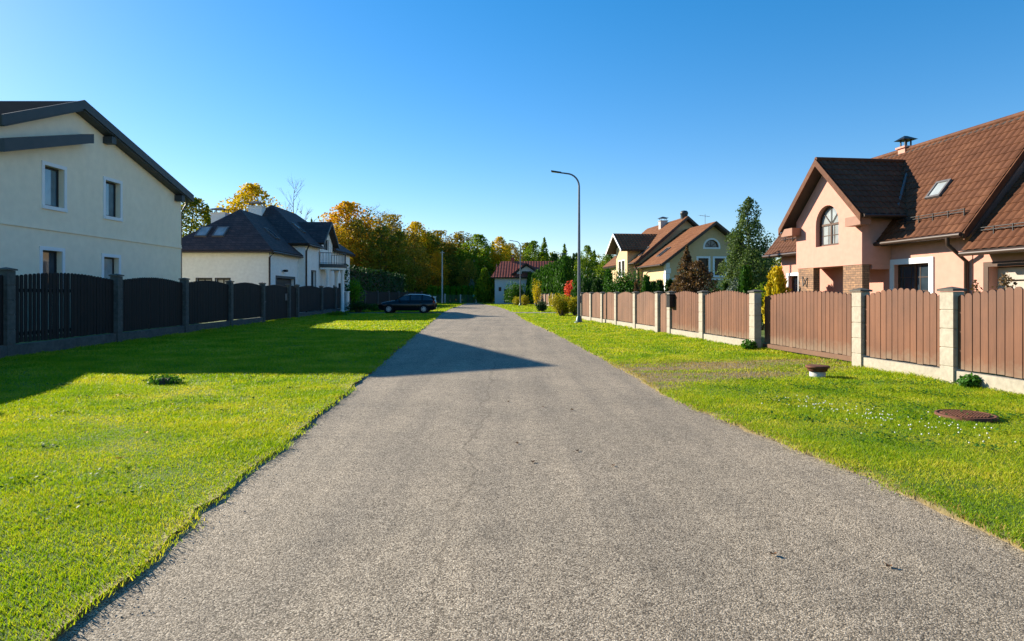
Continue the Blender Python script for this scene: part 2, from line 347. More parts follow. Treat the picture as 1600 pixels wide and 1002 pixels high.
def window(root, p0, p1, s0, s1, z0, z1, fm, gm, mull=1, bars=0, surround=None, sw=.12, depth=.14, fw=.06, arched=False, surround_bottom=True, vbars=0, sill=None):
    p0, p1 = Vector(p0).to_3d(), Vector(p1).to_3d(); d = (p1 - p0).normalized(); n = Vector((d.y, -d.x, 0)); Z = Vector((0, 0, 1))
    P = lambda s, z, k=0: p0 + d * s + Z * z - n * k
    f = MB(); k0 = depth - .012
    def bar(a0, a1, b0, b1, k=0): f.obox(P(a0, b0, k0 + k), d * (a1 - a0), -n * .05, Z * (b1 - b0))
    outline = arch(s0, s1, z0, z1) if arched else rect(s0, s1, z0, z1)
    def inset(lp, w):
        c = (sum(q[0] for q in lp) / len(lp), sum(q[1] for q in lp) / len(lp))
        if arched:
            r = (s1 - s0) / 2; cs = (s0 + s1) / 2; zs = z1 - r
            out = []
            for s, z in lp:
                if z > zs + 1e-6 or abs(z - zs) < 1e-6: out.append((cs + (s - cs) * (r - w) / r, zs + (z - zs) * (r - w) / r))
                else: out.append((s + w if s < cs else s - w, z + w))
            return out
        return [(s + (w if s < c[0] else -w), z + (w if z < c[1] else -w)) for s, z in lp]
    ins = inset(outline, fw); k = len(outline)
    v = [P(*q, k0) for q in outline] + [P(*q, k0) for q in ins] + [P(*q, k0 + .05) for q in ins]
    fs = [(i, (i + 1) % k, (i + 1) % k + k, i + k) for i in range(k)] + [(i + k, (i + 1) % k + k, (i + 1) % k + 2 * k, i + 2 * k) for i in range(k)]
    f.add(v, fs)
    W_ = s1 - s0; ztop = z1 if not arched else z1 - W_ / 2
    for i in range(1, mull + 1):
        c = s0 + W_ * i / (mull + 1); bar(c - .035, c + .035, z0 + fw, ztop - (0 if arched else fw), .002)
    if arched:
        bar(s0 + fw, s1 - fw, ztop - .035, ztop + .035, .004); cs = (s0 + s1) / 2
        for a in (45, 90, 135):
            e = P(cs, ztop, k0 + .012); tip = P(cs + math.cos(R(a)) * (W_ / 2 - fw), ztop + math.sin(R(a)) * (W_ / 2 - fw), k0 + .012)
            f.tube([e, tip], .014, 5)
    for i in range(1, bars + 1):
        zz = z0 + (ztop - z0) * i / (bars + 1); bar(s0 + fw, s1 - fw, zz - .011, zz + .011, .02)
    for i in range(vbars * (mull + 1)):
        c = s0 + W_ * (i + .5) / (vbars * (mull + 1)); bar(c - .01, c + .01, z0 + fw, ztop - fw * .5, .022)
    wo = f.build('window', fm, root)
    g = MB(); g.add([P(*q, k0 + .035) for q in ins], [tuple(range(k))]); g.build('pane', gm, wo)
    if surround:
        s = MB(); t = .035
        if arched:
            r = W_ / 2; cs = (s0 + s1) / 2; N = 14
            for i in range(N):
                a0, a1 = math.pi * i / N, math.pi * (i + 1) / N
                q = [(cs + rr * math.cos(a), z1 - r + rr * math.sin(a)) for rr, a in ((r, a0), (r + sw, a0), (r + sw, a1), (r, a1))]
                s.prism([P(*x, -t) for x in q], n * -t)
            s.obox(P(s0 - sw, z0 - sw, 0), d * (W_ + 2 * sw), n * t, Z * sw)
            if ztop > z0 + .01:
                s.obox(P(s0 - sw, z0, 0), d * sw, n * t, Z * (ztop - z0)); s.obox(P(s1, z0, 0), d * sw, n * t, Z * (ztop - z0))
        else:
            s.obox(P(s0 - sw, z1, 0), d * (W_ + 2 * sw), n * t, Z * sw)
            s.obox(P(s0 - sw, z0, 0), d * sw, n * t, Z * (z1 - z0)); s.obox(P(s1, z0, 0), d * sw, n * t, Z * (z1 - z0))
            if surround_bottom: s.obox(P(s0 - sw, z0 - sw, 0), d * (W_ + 2 * sw), n * (t + .03), Z * sw)
        s.build('surround', surround, wo)
    return wo

# ---- roof slabs.  o: lower-left corner as seen from outside, a: along the eave, b: up the slope (unit), trapezoid bounds
def slab(mb, o, a, b, x00, x10, x01, x11, Lb, th=.18, tiles=True, pa=.24, row=.33, amp=.034, m=0, mu=1):
    """x00..x10 along the eave at the bottom, x01..x11 at the top"""
    o = Vector(o); a = Vector(a).normalized(); b = Vector(b).normalized(); n = a.cross(b).normalized()
    if n.z < 0: n = -n
    if tiles:
        nr = max(1, int(round(Lb / row))); rh = Lb / nr
        xa, xb = min(x00, x01), max(x10, x11)
        base = np.arange(xa, xb + pa / 4, pa / 4)
        def rowpts(t, lift):
            l = x00 + (x01 - x00) * t / Lb; r = x10 + (x11 - x10) * t / Lb
            out = []
            for x in base:
                xx = min(max(x, l), r); ph = 2 * math.pi * xx / pa
                out.append(o + a * xx + b * t + n * (lift + amp * (abs(math.cos(ph / 2)) ** .7)))
            return out
        vs = []; fs = []; K = len(base)
        for i in range(nr):
            r0 = rowpts(i * rh, .016); r1 = rowpts((i + 1) * rh, .0)
            j = len(vs); vs += r0 + r1
            for k in range(K - 1): fs.append((j + k, j + k + 1, j + K + k + 1, j + K + k))
            if i < nr - 1:
                r2 = rowpts((i + 1) * rh, .016); j2 = len(vs); vs += r2
                for k in range(K - 1): fs.append((j + K + k, j + K + k + 1, j2 + k + 1, j2 + k))
        mb.add(vs, fs, m)
        lift = .0
    else: lift = 0
    q = [o + a * x00, o + a * x10, o + a * x11 + b * Lb, o + a * x01 + b * Lb]
    lo = [p - n * th for p in q]
    q2 = [p - n * .004 for p in q] if tiles else q
    mb.add(q2 + lo, [(0, 1, 2, 3), (7, 6, 5, 4), (0, 4, 5, 1), (1, 5, 6, 2), (2, 6, 7, 3), (3, 7, 4, 0)], mu if tiles else m)
    if not tiles:
        mb.mi[-5:] = [mu] * 5
def gable_roof(mb, y0, y1, xr, xe0, xe1, zr, ze0, ze1, **kw):
    """ridge along local y at xr,zr; eaves at xe0 (-x side) and xe1"""
    for xe, ze, sg in ((xe0, ze0, 1), (xe1, ze1, -1)):
        bv = Vector((xr - xe, 0, zr - ze)); Lb = bv.length
        if sg > 0: slab(mb, (xe, y1, ze), (0, -1, 0), bv, 0, y1 - y0, 0, y1 - y0, Lb, **kw)
        else: slab(mb, (xe, y0, ze), (0, 1, 0), bv, 0, y1 - y0, 0, y1 - y0, Lb, **kw)
def gable_roof_x(mb, x0, x1, yr, ye0, ye1, zr, ze0, ze1, **kw):
    for ye, ze, sg in ((ye0, ze0, 1), (ye1, ze1, -1)):
        bv = Vector((0, yr - ye, zr - ze)); Lb = bv.length
        if sg > 0: slab(mb, (x0, ye, ze), (1, 0, 0), bv, 0, x1 - x0, 0, x1 - x0, Lb, **kw)
        else: slab(mb, (x1, ye, ze), (-1, 0, 0), bv, 0, x1 - x0, 0, x1 - x0, Lb, **kw)
def gutter(root, p0, p1, r=.065, m=None):
    g = MB(); p0, p1 = Vector(p0), Vector(p1); g.tube([p0, p1], r, 8); return g.build('gutter', m or M['gutter'], root)
def downpipe(root, pts, r=.045, m=None):
    g = MB(); g.tube(pts, r, 8); return g.build('downpipe', m or M['gutter'], root)
def chimney(roof, x, y, z0, z1, w=.7, dd=.5, wm=None, cm=None):
    c = MB(); c.box((x - w / 2, y - dd / 2, z0), (x + w / 2, y + dd / 2, z1)); c.box((x - w / 2 - .06, y - dd / 2 - .06, z1), (x + w / 2 + .06, y + dd / 2 + .06, z1 + .06))
    ch = c.build('chimney', wm, roof)
    k = MB()
    for sx in (-1, 1):
        for sy in (-1, 1): k.box((x + sx * (w / 2 - .06) - .02, y + sy * (dd / 2 - .06) - .02, z1 + .063), (x + sx * (w / 2 - .06) + .02, y + sy * (dd / 2 - .06) + .02, z1 + .3))
    zz = z1 + .3; a, b = w / 2 + .1, dd / 2 + .1
    k.add([(x - a, y - b, zz), (x + a, y - b, zz), (x + a, y + b, zz), (x - a, y + b, zz), (x - .06, y, zz + .16), (x + .06, y, zz + .16)],
          [(3, 2, 1, 0), (0, 1, 5, 4), (1, 2, 5), (2, 3, 4, 5), (3, 0, 4)])
    k.build('chimney_cap', cm or M['black'], roof)
def skylight(roof, c, a, b, wa, lb, lift=.05, gm=None):
    c, a, b = Vector(c), Vector(a).normalized(), Vector(b).normalized(); n = a.cross(b).normalized()
    if n.z < 0: n = -n
    f = MB(); t = .07
    for (s0, s1, u0, u1) in ((-wa / 2, wa / 2, -lb / 2, -lb / 2 + t), (-wa / 2, wa / 2, lb / 2 - t, lb / 2), (-wa / 2, -wa / 2 + t, -lb / 2 + t, lb / 2 - t), (wa / 2 - t, wa / 2, -lb / 2 + t, lb / 2 - t)):
        f.obox(c + a * s0 + b * u0 - n * .05, a * (s1 - s0), b * (u1 - u0), n * (.05 + lift + .05))
    s = f.build('skylight', M['leadflash'], roof)
    g = MB(); g.add([c + a * x + b * y + n * (lift + .02) for x, y in ((-wa / 2 + t, -lb / 2 + t), (wa / 2 - t, -lb / 2 + t), (wa / 2 - t, lb / 2 - t), (-wa / 2 + t, lb / 2 - t))], [(0, 1, 2, 3)])
    g.build('pane', gm or M['glass'], roof if False else s)

# ------------------------------------------------------------ ground, road, lawns
def road_left(y): return float(np.interp(y, [-12, 2.69, 4.43, 7.25, 11.2, 20.7, 48, 62, 75, 92, 104], [-1.6, -1.906, -2.07, -2.28, -2.57, -3.31, -5.3, -6.1, -6.4, -7.0, -7.3]))
def road_right(y): return float(np.interp(y, [-12, 3.6, 4.75, 5.9, 8.6, 14.5, 21.3, 36, 48, 60, 72, 84, 96, 104], [3.1, 2.9, 2.83, 2.66, 2.22, 2.03, 1.7, .72, .25, -.5, -1.5, -3.0, -4.6, -5.6]))
def fence_left(y): return -10.25 - .07 * y if y > 14 else -11.23 + .31 * (14 - y) * min(1, (14 - y) / 4 + .4)
def fence_right(y): return 8.3 - .122 * y if y < 37 else 8.3 - .122 * 37 + .06 * (y - 37)
g = MB(); g.box((-600, -100, -2.), (600, 900, -.008)); tag(g.build('ground', M['field']), kind='structure')
def strip(name, m, ys, fl, fr, z, skirt=0, wob=0):
    mb = MB(); vs = []
    for y in ys:
        vs += [(fl(y), y, z), (fr(y), y, z)]
    fs = [(2 * i, 2 * i + 1, 2 * i + 3, 2 * i + 2) for i in range(len(ys) - 1)]
    mb.add(vs, fs)
    return mb.build(name, m)
ys = list(np.concatenate([np.arange(-12, 20, .5), np.arange(20, 105, 2)]))
tag(strip('road', M['asphalt'], ys, lambda y: road_left(y) - .25, lambda y: road_right(y) + .25, 0.0), kind='structure')

def vnoise(x, y, s, seed=0):
    r = np.random.default_rng(seed); v = 0
    for k in range(6):
        a = r.uniform(0, 6.28); f = s * r.uniform(.6, 1.8); v = v + np.sin((x * np.cos(a) + y * np.sin(a)) * f + r.uniform(0, 6.28))
    return v / 6
def seg(a, b, x, lo, hi): return np.clip((x - lo) / (hi - lo), 0, 1)
def dirt_amount(x, y):
    # drive in front of the sliding gate: from the road edge to the fence
    x = np.asarray(x, float); y = np.asarray(y, float)
    t = np.clip((x - 1.8) / 4.8, 0, 1)
    lo = 9.0 + 2.9 * t + .35 * vnoise(x, y, 2.3, 3); hi = 13.6 + 1.3 * t + .3 * vnoise(x, y, 2.1, 4)
    band = np.clip((y - lo) / .7, 0, 1) * np.clip((hi - y) / .9, 0, 1) * (x > 1) 
    tracks = .66 + .8 * vnoise(x * .6, y * 2.2, 2.6, 9)
    d = band * np.clip(tracks + .35 * (1 - t), 0, 1)
    # thin worn edge along the road
    return np.clip(d, 0, 1)
def lawn(name, y0, y1, fl, fr, step):
    rows = int((y1 - y0) / step) + 1; V = []; D = []; cols = 60
    for i in range(rows):
        y = y0 + i * step; a, b = fl(y), fr(y)
        u = np.linspace(0, 1, cols); x = a + (b - a) * u
        V.append(np.stack([x, np.full(cols, y), np.full(cols, .03) + .012 * vnoise(x, y, 1.7, 5)], 1))
    V = np.concatenate(V); i, j = np.meshgrid(np.arange(rows - 1), np.arange(cols - 1), indexing='ij'); k = (i * cols + j).ravel()
    F = np.stack([k, k + 1, k + cols + 1, k + cols], 1)
    # skirts
    nv = len(V); E = []; SV = []
    for c in (0, cols - 1):
        idx = np.arange(rows) * cols + c; low = V[idx].copy(); low[:, 2] = -.02; b0 = nv + len(SV) * 0 + sum(len(s) for s in SV); SV.append(low)
        q = np.stack([idx[:-1], idx[1:], b0 + np.arange(1, rows), b0 + np.arange(0, rows - 1)], 1); E.append(q)
    V2 = np.concatenate([V] + SV); F2 = np.concatenate([F] + E)
    o = npmesh(name, V2, F2, M['soil']); at = o.data.attributes.new('dirt', 'FLOAT', 'POINT')
    dv = dirt_amount(V2[:, 0], V2[:, 1]); dv[nv:] = 1; kk = np.arange(nv) % cols; dv[:nv][(kk == 0) | (kk == cols - 1)] = .75; at.data.foreach_set('value', dv.astype(np.float32)); return tag(o, kind='structure')
ew = lambda y, s: .018 * math.sin(y * 2.1 + s) + .018 * math.sin(y * 5.3 + 2 * s) + .018 * math.sin(y * 9.7 + s) + .012 * math.sin(y * 12.3 + 3 * s)
LL = lambda y: fence_left(y) - 3; LR = lambda y: road_left(y) + ew(y, 1)
RL = lambda y: road_right(y) + ew(y, 3); RR = lambda y: fence_right(y) + 3
lawn('lawn', -12, 47.2, LL, LR, .25); lawn('lawn', 50.6, 104, LL, LR, 1.)
lawn('lawn', -12, 49, RL, RR, .25); lawn('lawn', 51.5, 104, RL, lambda y: 9., 1.)
# gravel drives to the left and right
g = MB(); g.add([(-15, 47.0, .004), (-5.0, 47.0, .004), (-5.2, 50.8, .004), (-15, 50.8, .004)], [(0, 1, 2, 3)]); tag(g.build('driveway', M['gravel']), kind='structure')
g = MB(); g.add([(.0, 48.8, .006), (6.5, 48.8, .006), (6.5, 51.7, .006), (-.4, 51.7, .006)], [(0, 1, 2, 3)]); tag(g.build('driveway', M['gravel']), kind='structure')

def blades(name, fl, fr, bands, m, dirtsel=None, hk=1.0):
    Vs = []; Fs = []; nb = 0
    for (y0, y1, dens, wid, hgt) in bands:
        xa = min(fl(q) for q in np.linspace(y0, y1, 60)); xb = max(fr(q) for q in np.linspace(y0, y1, 60)); lim = .84 * y1 + 3.5
        xa, xb = max(xa, -lim), min(xb, lim)
        if xb <= xa: continue
        n = int((xb - xa) * (y1 - y0) * dens); x = RNG.uniform(xa, xb, n); y = RNG.uniform(y0, y1, n)
        yy = np.linspace(y0, y1, 120); A = np.interp(y, yy, [fl(q) for q in yy]); B = np.interp(y, yy, [fr(q) for q in yy])
        jit = RNG.normal(0, .05, n) + .035 * vnoise(x, y, 14., 77)
        keep = (x > A + jit - .02) & (x < B + jit + .02) & (np.abs(x) < .84 * y + 3.5)
        d = dirt_amount(x, y)
        pr = (1 - d) ** 1.3 if dirtsel is None else dirtsel(x, y, d)
        keep &= RNG.uniform(0, 1, n) < pr
        x, y = x[keep], y[keep]; n = len(x)
        if n == 0: continue
        cl = vnoise(x, y, 3.1, 11) + .6 * vnoise(x, y, 9.0, 12)
        h = hgt * hk * (1 + .45 * cl) * RNG.uniform(.55, 1.35, n); ang = RNG.uniform(0, 2 * np.pi, n); wv = wid * RNG.uniform(.7, 1.4, n)
        # longer tufts along fences
        fe = np.minimum(np.abs(x - np.array([fence_left(q) for q in y])), np.abs(x - np.array([fence_right(q) for q in y])))
        h *= 1 + .9 * np.exp(-(fe / .25) ** 2)
        ln = RNG.uniform(.25, 1.1, n) * h; la = RNG.uniform(0, 2 * np.pi, n)
        z = .03 + .012 * vnoise(x, y, 1.7, 5) - .005
        dx, dy = np.cos(ang) * wv / 2, np.sin(ang) * wv / 2; lx, ly = np.cos(la) * ln, np.sin(la) * ln
        V = np.empty((n, 5, 3))
        V[:, 0] = np.stack([x - dx, y - dy, z], 1); V[:, 1] = np.stack([x + dx, y + dy, z], 1)
        V[:, 2] = np.stack([x + dx * .8 + lx * .35, y + dy * .8 + ly * .35, z + h * .55], 1); V[:, 3] = np.stack([x - dx * .8 + lx * .35, y - dy * .8 + ly * .35, z + h * .55], 1)
        V[:, 4] = np.stack([x + lx, y + ly, z + h * .95], 1)
        k = nb + 5 * np.arange(n)
        Fs.append(np.concatenate([np.stack([k, k + 1, k + 2], 1), np.stack([k, k + 2, k + 3], 1), np.stack([k + 3, k + 2, k + 4], 1)]))
        Vs.append(V.reshape(-1, 3)); nb += 5 * n
    return npmesh(name, np.concatenate(Vs), np.concatenate(Fs), m)
bands = [(1.5, 4.5, 11000, .0042, .025), (4.5, 7, 8500, .005, .027), (7, 10, 5000, .007, .03), (10, 15, 2400, .01, .036), (15, 24, 1000, .017, .042), (24, 40, 300, .032, .05), (40, 47.1, 120, .05, .055), (50.7, 75, 70, .07, .06), (75, 104, 30, .1, .06)]
tag(blades('grass', lambda y: fence_left(y) - .6, LR, bands, M['blade']), 'short sunlit lawn grass on the left verge', 'grass', kind='stuff')
tag(blades('grass', RL, lambda y: fence_right(y) + .3, bands, M['blade']), 'short lawn grass on the right verge', 'grass', kind='stuff')
tag(blades('dry_grass', RL, lambda y: fence_right(y), [(8, 11, 900, .008, .025), (11, 16, 600, .012, .03)], M['dryblade'], lambda x, y, d: np.where(d > .15, .75, 0.)), 'thin brown grass on the worn drive before the sliding gate', 'dry grass', kind='stuff')
tag(blades('dry_grass', RL, lambda y: RL(y) + .1, [(2, 5, 2500, .006, .03), (5, 9, 1800, .008, .03), (9, 20, 700, .012, .03)], M['dryblade'], lambda x, y, d: np.ones_like(x) * .7), 'straw coloured grass fringe along the right road edge', 'dry grass', kind='stuff')

# ------------------------------------------------------------ fences
def post(root, x, y, h, w, d, mb_, mc, rz, courses=5):
    p = MB(); ch = h / courses
    c, s = math.cos(rz), math.sin(rz)
    for i in range(courses): p.box((-w / 2, -d / 2, i * ch + (.006 if i else -.1)), (w / 2, d / 2, (i + 1) * ch - .006), bev=.006)
    p.box((-w / 2 + .012, -d / 2 + .012, 0), (w / 2 - .012, d / 2 - .012, h - .02))
    o = p.build('post', mb_, root); o.location = (x, y, 0); o.rotation_euler = (0, 0, rz)
    q = MB(); a, b = w / 2 + .03, d / 2 + .03
    q.add([(-a, -b, h), (a, -b, h), (a, b, h), (-a, b, h), (-a, -b, h + .035), (a, -b, h + .035), (a, b, h + .035), (-a, b, h + .035), (0, 0, h + .075)],
          [(3, 2, 1, 0), (0, 1, 5, 4), (1, 2, 6, 5), (2, 3, 7, 6), (3, 0, 4, 7), (4, 5, 8), (5, 6, 8), (6, 7, 8), (7, 4, 8)])
    q.build('post_cap', mc, o); return o
def pickets(mb, p0, p1, zb, zt, rise, pitch=.145, wid=.132, th=.022, off=0., gapfn=None, rails=(.35, 1.15), rail_m=0):
    p0, p1 = Vector((p0[0], p0[1], 0)), Vector((p1[0], p1[1], 0)); Lh = (p1 - p0).length; d = (p1 - p0) / Lh; n = Vector((d.y, -d.x, 0)); Z = Vector((0, 0, 1))
    k = max(2, int(round(Lh / pitch))); pt = Lh / k
    for i in range(k):
        t = (i + .5) / k; w_ = wid / pitch * pt
        if gapfn: w_ *= gapfn(t)
        w_ *= random.uniform(.985, 1.0)
        h = zt + rise * math.sin(math.pi * t) + random.uniform(-.004, .004); c = p0 + d * (i + .5) * pt + n * (off + random.uniform(-.003, .003)); r = w_ / 2; zc = h - r * .75
        b0 = zb + random.uniform(-.01, .008)
        pr = [(-r, b0), (r, b0)] + [(r * math.cos(a), zc + r * .75 * math.sin(a)) for a in [math.pi * q / 7 for q in range(8)]]
        mb.prism([c + d * s + Z * z for s, z in pr], n * -th)
    for rz_ in rails:
        mb.obox(p0 + n * (off - th - .045) + Z * rz_, d * Lh, n * .04, Z * .08)
# --- right fence
def px_right(px): y = 8.3 / ((px - 800) / 1000 + .122); return (8.3 - .122 * y, y)
RZ = math.atan(.122)
rf = empty('picket_fence', (*px_right(1487), 0), 0, 'reddish brown arched picket fence with cream block posts along the right verge', 'fence')
ro = Vector(rf.location)
def rel(p): return (p[0] - ro.x, p[1] - ro.y)
posts_px = [1487, 1345, 1180, 1099, 1048, 1029, 993.7, 964, 942, 924.5, 909.5]
PR = [(7.39 + .34, 4.7), (7.39, 7.46)] + [px_right(p) for p in posts_px]
for p in PR:
    x, y = rel(p); post(rf, x, y, 1.50, .19, .27, M['block'], M['cap'], RZ, 5)
for i in range(len(PR) - 1):
    a, b = PR[i], PR[i + 1]; da = (Vector(b) - Vector(a)).normalized()
    a2, b2 = Vector(a) + da * .135, Vector(b) - da * .135
    if i == 3 or i == 6: continue      # gate openings
    m_ = M['fence_brown'] if i < 6 else M['fence_far']
    pm = MB(); pickets(pm, rel(b2), rel(a2), .27, 1.43, .13, off=.02, rails=(.42, 1.15)); pm.build('panel', m_, rf)
    q = MB(); n = Vector((da.y, -da.x)) * .06
    q.obox((*rel(a2 - n), -.1), (*(b2 - a2), 0), (*(n * 2), 0), (0, 0, .34)); q.build('plinth', M['block'], rf)
# sliding gate
a, b = Vector(PR[3]), Vector(PR[4]); da = (b - a).normalized(); nn = Vector((-da.y, da.x))
sg = empty('sliding_gate', (*a, 0), 0, 'wide reddish brown sliding gate of boards closing the worn drive', 'gate')
p0 = nn * -.22 + da * .0; p1 = (b - a) + nn * -.22 - da * .1
pm = MB(); pickets(pm, p1, p0, .2, 1.40, .13, off=.02, rails=(.3, .85, 1.2)); pm.build('board_panel', M['fence_brown'], sg)
q = MB(); q.obox((*p0, .09), (*(p1 - p0), 0), (*(nn * .07), 0), (0, 0, .1)); q.build('bottom_rail', M['timber'], sg)
# wicket gate right
a, b = Vector(PR[6]), Vector(PR[7]); da = (b - a).normalized()
wg = empty('garden_gate', (*a, 0), 0, 'narrow brown board garden gate in the right fence before the yellow house', 'gate')
pm = MB(); pickets(pm, (b - a) - da * .14, da * .14, .08, 1.40, .1, off=.0); pm.build('board_panel', M['fence_far'], wg)
q = MB(); q.box((-.02, -.02, 0), (.04, .1, .04)); hd = q.build('handle', M['black'], wg); hd.location = (*(da * .25 - Vector((.03, 0))), 1.0)
mbx = MB(); mbx.box((-.09, -.16, 0), (.09, .16, .42), bev=.015); mbx.box((-.11, -.18, .42), (.09, .18, .46)); mo = mbx.build('mailbox', M['black']); px_, py_ = px_right(1053); mo.location = (px_ - .12, py_, 1.0); mo.rotation_euler = (0, 0, RZ)
tag(mo, 'black mailbox on the brown fence beside the garden gate', 'mailbox')
# --- left fence
def px_left(px): y = 10.25 / (-(px - 800) / 1000 - .07); return (fence_left(y), y)
lf = empty('picket_fence', (*px_left(10), 0), 0, 'black stained arched picket fence with grey block posts before the cream house', 'fence'); lo_ = Vector(lf.location)
rl = lambda p: (p[0] - lo_.x, p[1] - lo_.y)
PL = [(-8.9, 5.4), (-9.9, 9.9)] + [px_left(p) for p in (10, 182, 288, 359, 410, 450.5, 464, 502, 524, 538)]
for i, p in enumerate(PL): x, y = rl(p); post(lf, x, y, 1.98, .22, .26, M['block_grey'], M['cap'], math.atan(.07), 6)
for i in range(len(PL) - 1):
    a, b = Vector(PL[i]), Vector(PL[i + 1]); da = (b - a).normalized(); a2, b2 = a + da * .14, b - da * .14; n = Vector((da.y, -da.x)) * .07
    if i in (6, 7): continue
    pm = MB(); gf = (lambda t: .80 if t < .55 else .92) if i == 2 else (lambda t: .955)
    pickets(pm, rl(a2), rl(b2), .34, 1.87, .13, off=.0, gapfn=gf, rails=(.5, 1.5)); pm.build('panel', M['fence_dark'], lf)
    q = MB(); q.obox((*rl(a2 - n), -.1), (*(b2 - a2), 0), (*(n * 2), 0), (0, 0, .41)); q.build('plinth', M['block_grey'], lf)
for i, nm, lb in ((6, 'sliding_gate', 'wide black board gate in the left fence by the white garage'), (7, 'garden_gate', 'narrow black garden gate between two grey posts on the left')):
    a, b = Vector(PL[i]), Vector(PL[i + 1]); da = (b - a).normalized()
    gt = empty(nm, (*a, 0), 0, lb, 'gate'); pm = MB(); pickets(pm, da * .14, (b - a) - da * .14, .1, 1.84, .12, off=-.02, rails=(.3, 1.5)); pm.build('board_panel', M['fence_dark'], gt)
    q = MB(); q.box((0, -.02, 0), (.05, .1, .04)); hd = q.build('handle', M['galv'], gt); hd.location = (*(da * .3), 1.05)
mbx = MB(); mbx.box((-.07, -.15, 0), (.1, .15, .36), bev=.012); mbx.box((-.08, -.17, .36), (.12, .17, .39)); mo = mbx.build('mailbox', M['galv']); mo.location = (fence_left(39.5) + .14, px_left(447)[1], 1.1)
tag(mo, 'grey steel mailbox on the black gate of the left fence', 'mailbox')
# white rendered pillar after the left fence, second dark fence beyond it
p = MB(); p.box((-.35, -.3, 0), (.35, .3, 1.62), bev=.01); p.box((-.4, -.35, 1.62), (.4, .35, 1.7)); po = p.build('gate_pillar', M['white']); po.location = (-14.05, 53.6, 0); tag(po, 'white rendered pillar at the far end of the black fence', 'pillar')
f2 = empty('picket_fence', (-14.2, 56, 0), 0, 'long black board fence below the tall clipped hedge behind the car', 'fence')
pts = [Vector((-14.2 + .055 * t * 4.6, 56 + 4.6 * t)) for t in range(8)]
for i, q in enumerate(pts):
    post(f2, q.x + 14.2, q.y - 56, 1.75, .2, .2, M['block_grey'], M['cap'], 0, 5)
    if i < 7:
        pm = MB(); e = pts[i + 1]; pickets(pm, (q.x + 14.2, q.y - 56 + .12), (e.x + 14.2, e.y - 56 - .12), .2, 1.65, .05); pm.build('panel', M['fence_dark'], f2)
# far right fence
f3 = empty('picket_fence', (4.75, 73, 0), 0, 'pale brown board fence with cream posts beyond the yellow bush', 'fence')
pts = [Vector((4.75 - .10 * 2.9 * t, 73 + 2.9 * t)) for t in range(9)]
for i, q in enumerate(pts):
    post(f3, q.x - 4.75, q.y - 73, 1.5, .28, .28, M['block'], M['cap'], .1, 5)
    if i < 8:
        pm = MB(); e = pts[i + 1]; pickets(pm, (e.x - 4.75, e.y - 73 - .14), (q.x - 4.75, q.y - 73 + .14), .25, 1.42, .03); pm.build('panel', M['fence_far'], f3)
        b = MB(); b.obox((q.x - 4.75 - .06, q.y - 73 + .14, -.05), (e.x - q.x, e.y - q.y - .28, 0), (.12, 0, 0), (0, 0, .28)); b.build('plinth', M['block'], f3)
# wire fence across the end of the road
f4 = empty('wire_fence', (-19, 107, 0), 0, 'low wire fence with grey posts closing the far end of the road', 'fence')
for i in range(15):
    x = i * 2.6; b = MB(); b.box((x - .1, -.1, 0), (x + .1, .1, 1.55 if i % 2 else 1.4), bev=.01); b.build('post', M['concrete'], f4)
    if i < 14:
        b = MB()
        for z in np.arange(.1, 1.3, .17): b.box((x + .1, -.012, z), (x + 2.5, .012, z + .025))
        for xx in np.arange(.3, 2.5, .2): b.box((x + xx, -.008, .08), (x + xx + .02, .008, 1.3))
        b.build('wire_panel', M['lamp_green'], f4)
b = MB(); b.box((-.35, -.05, 0), (.35, .05, .42), bev=.01); gb = b.build('sign_board', M['green_plastic']); gb.location = (-6.2, 106.8, .95); tag(gb, 'small green board on the wire fence at the road end', 'sign')

exec_order = None
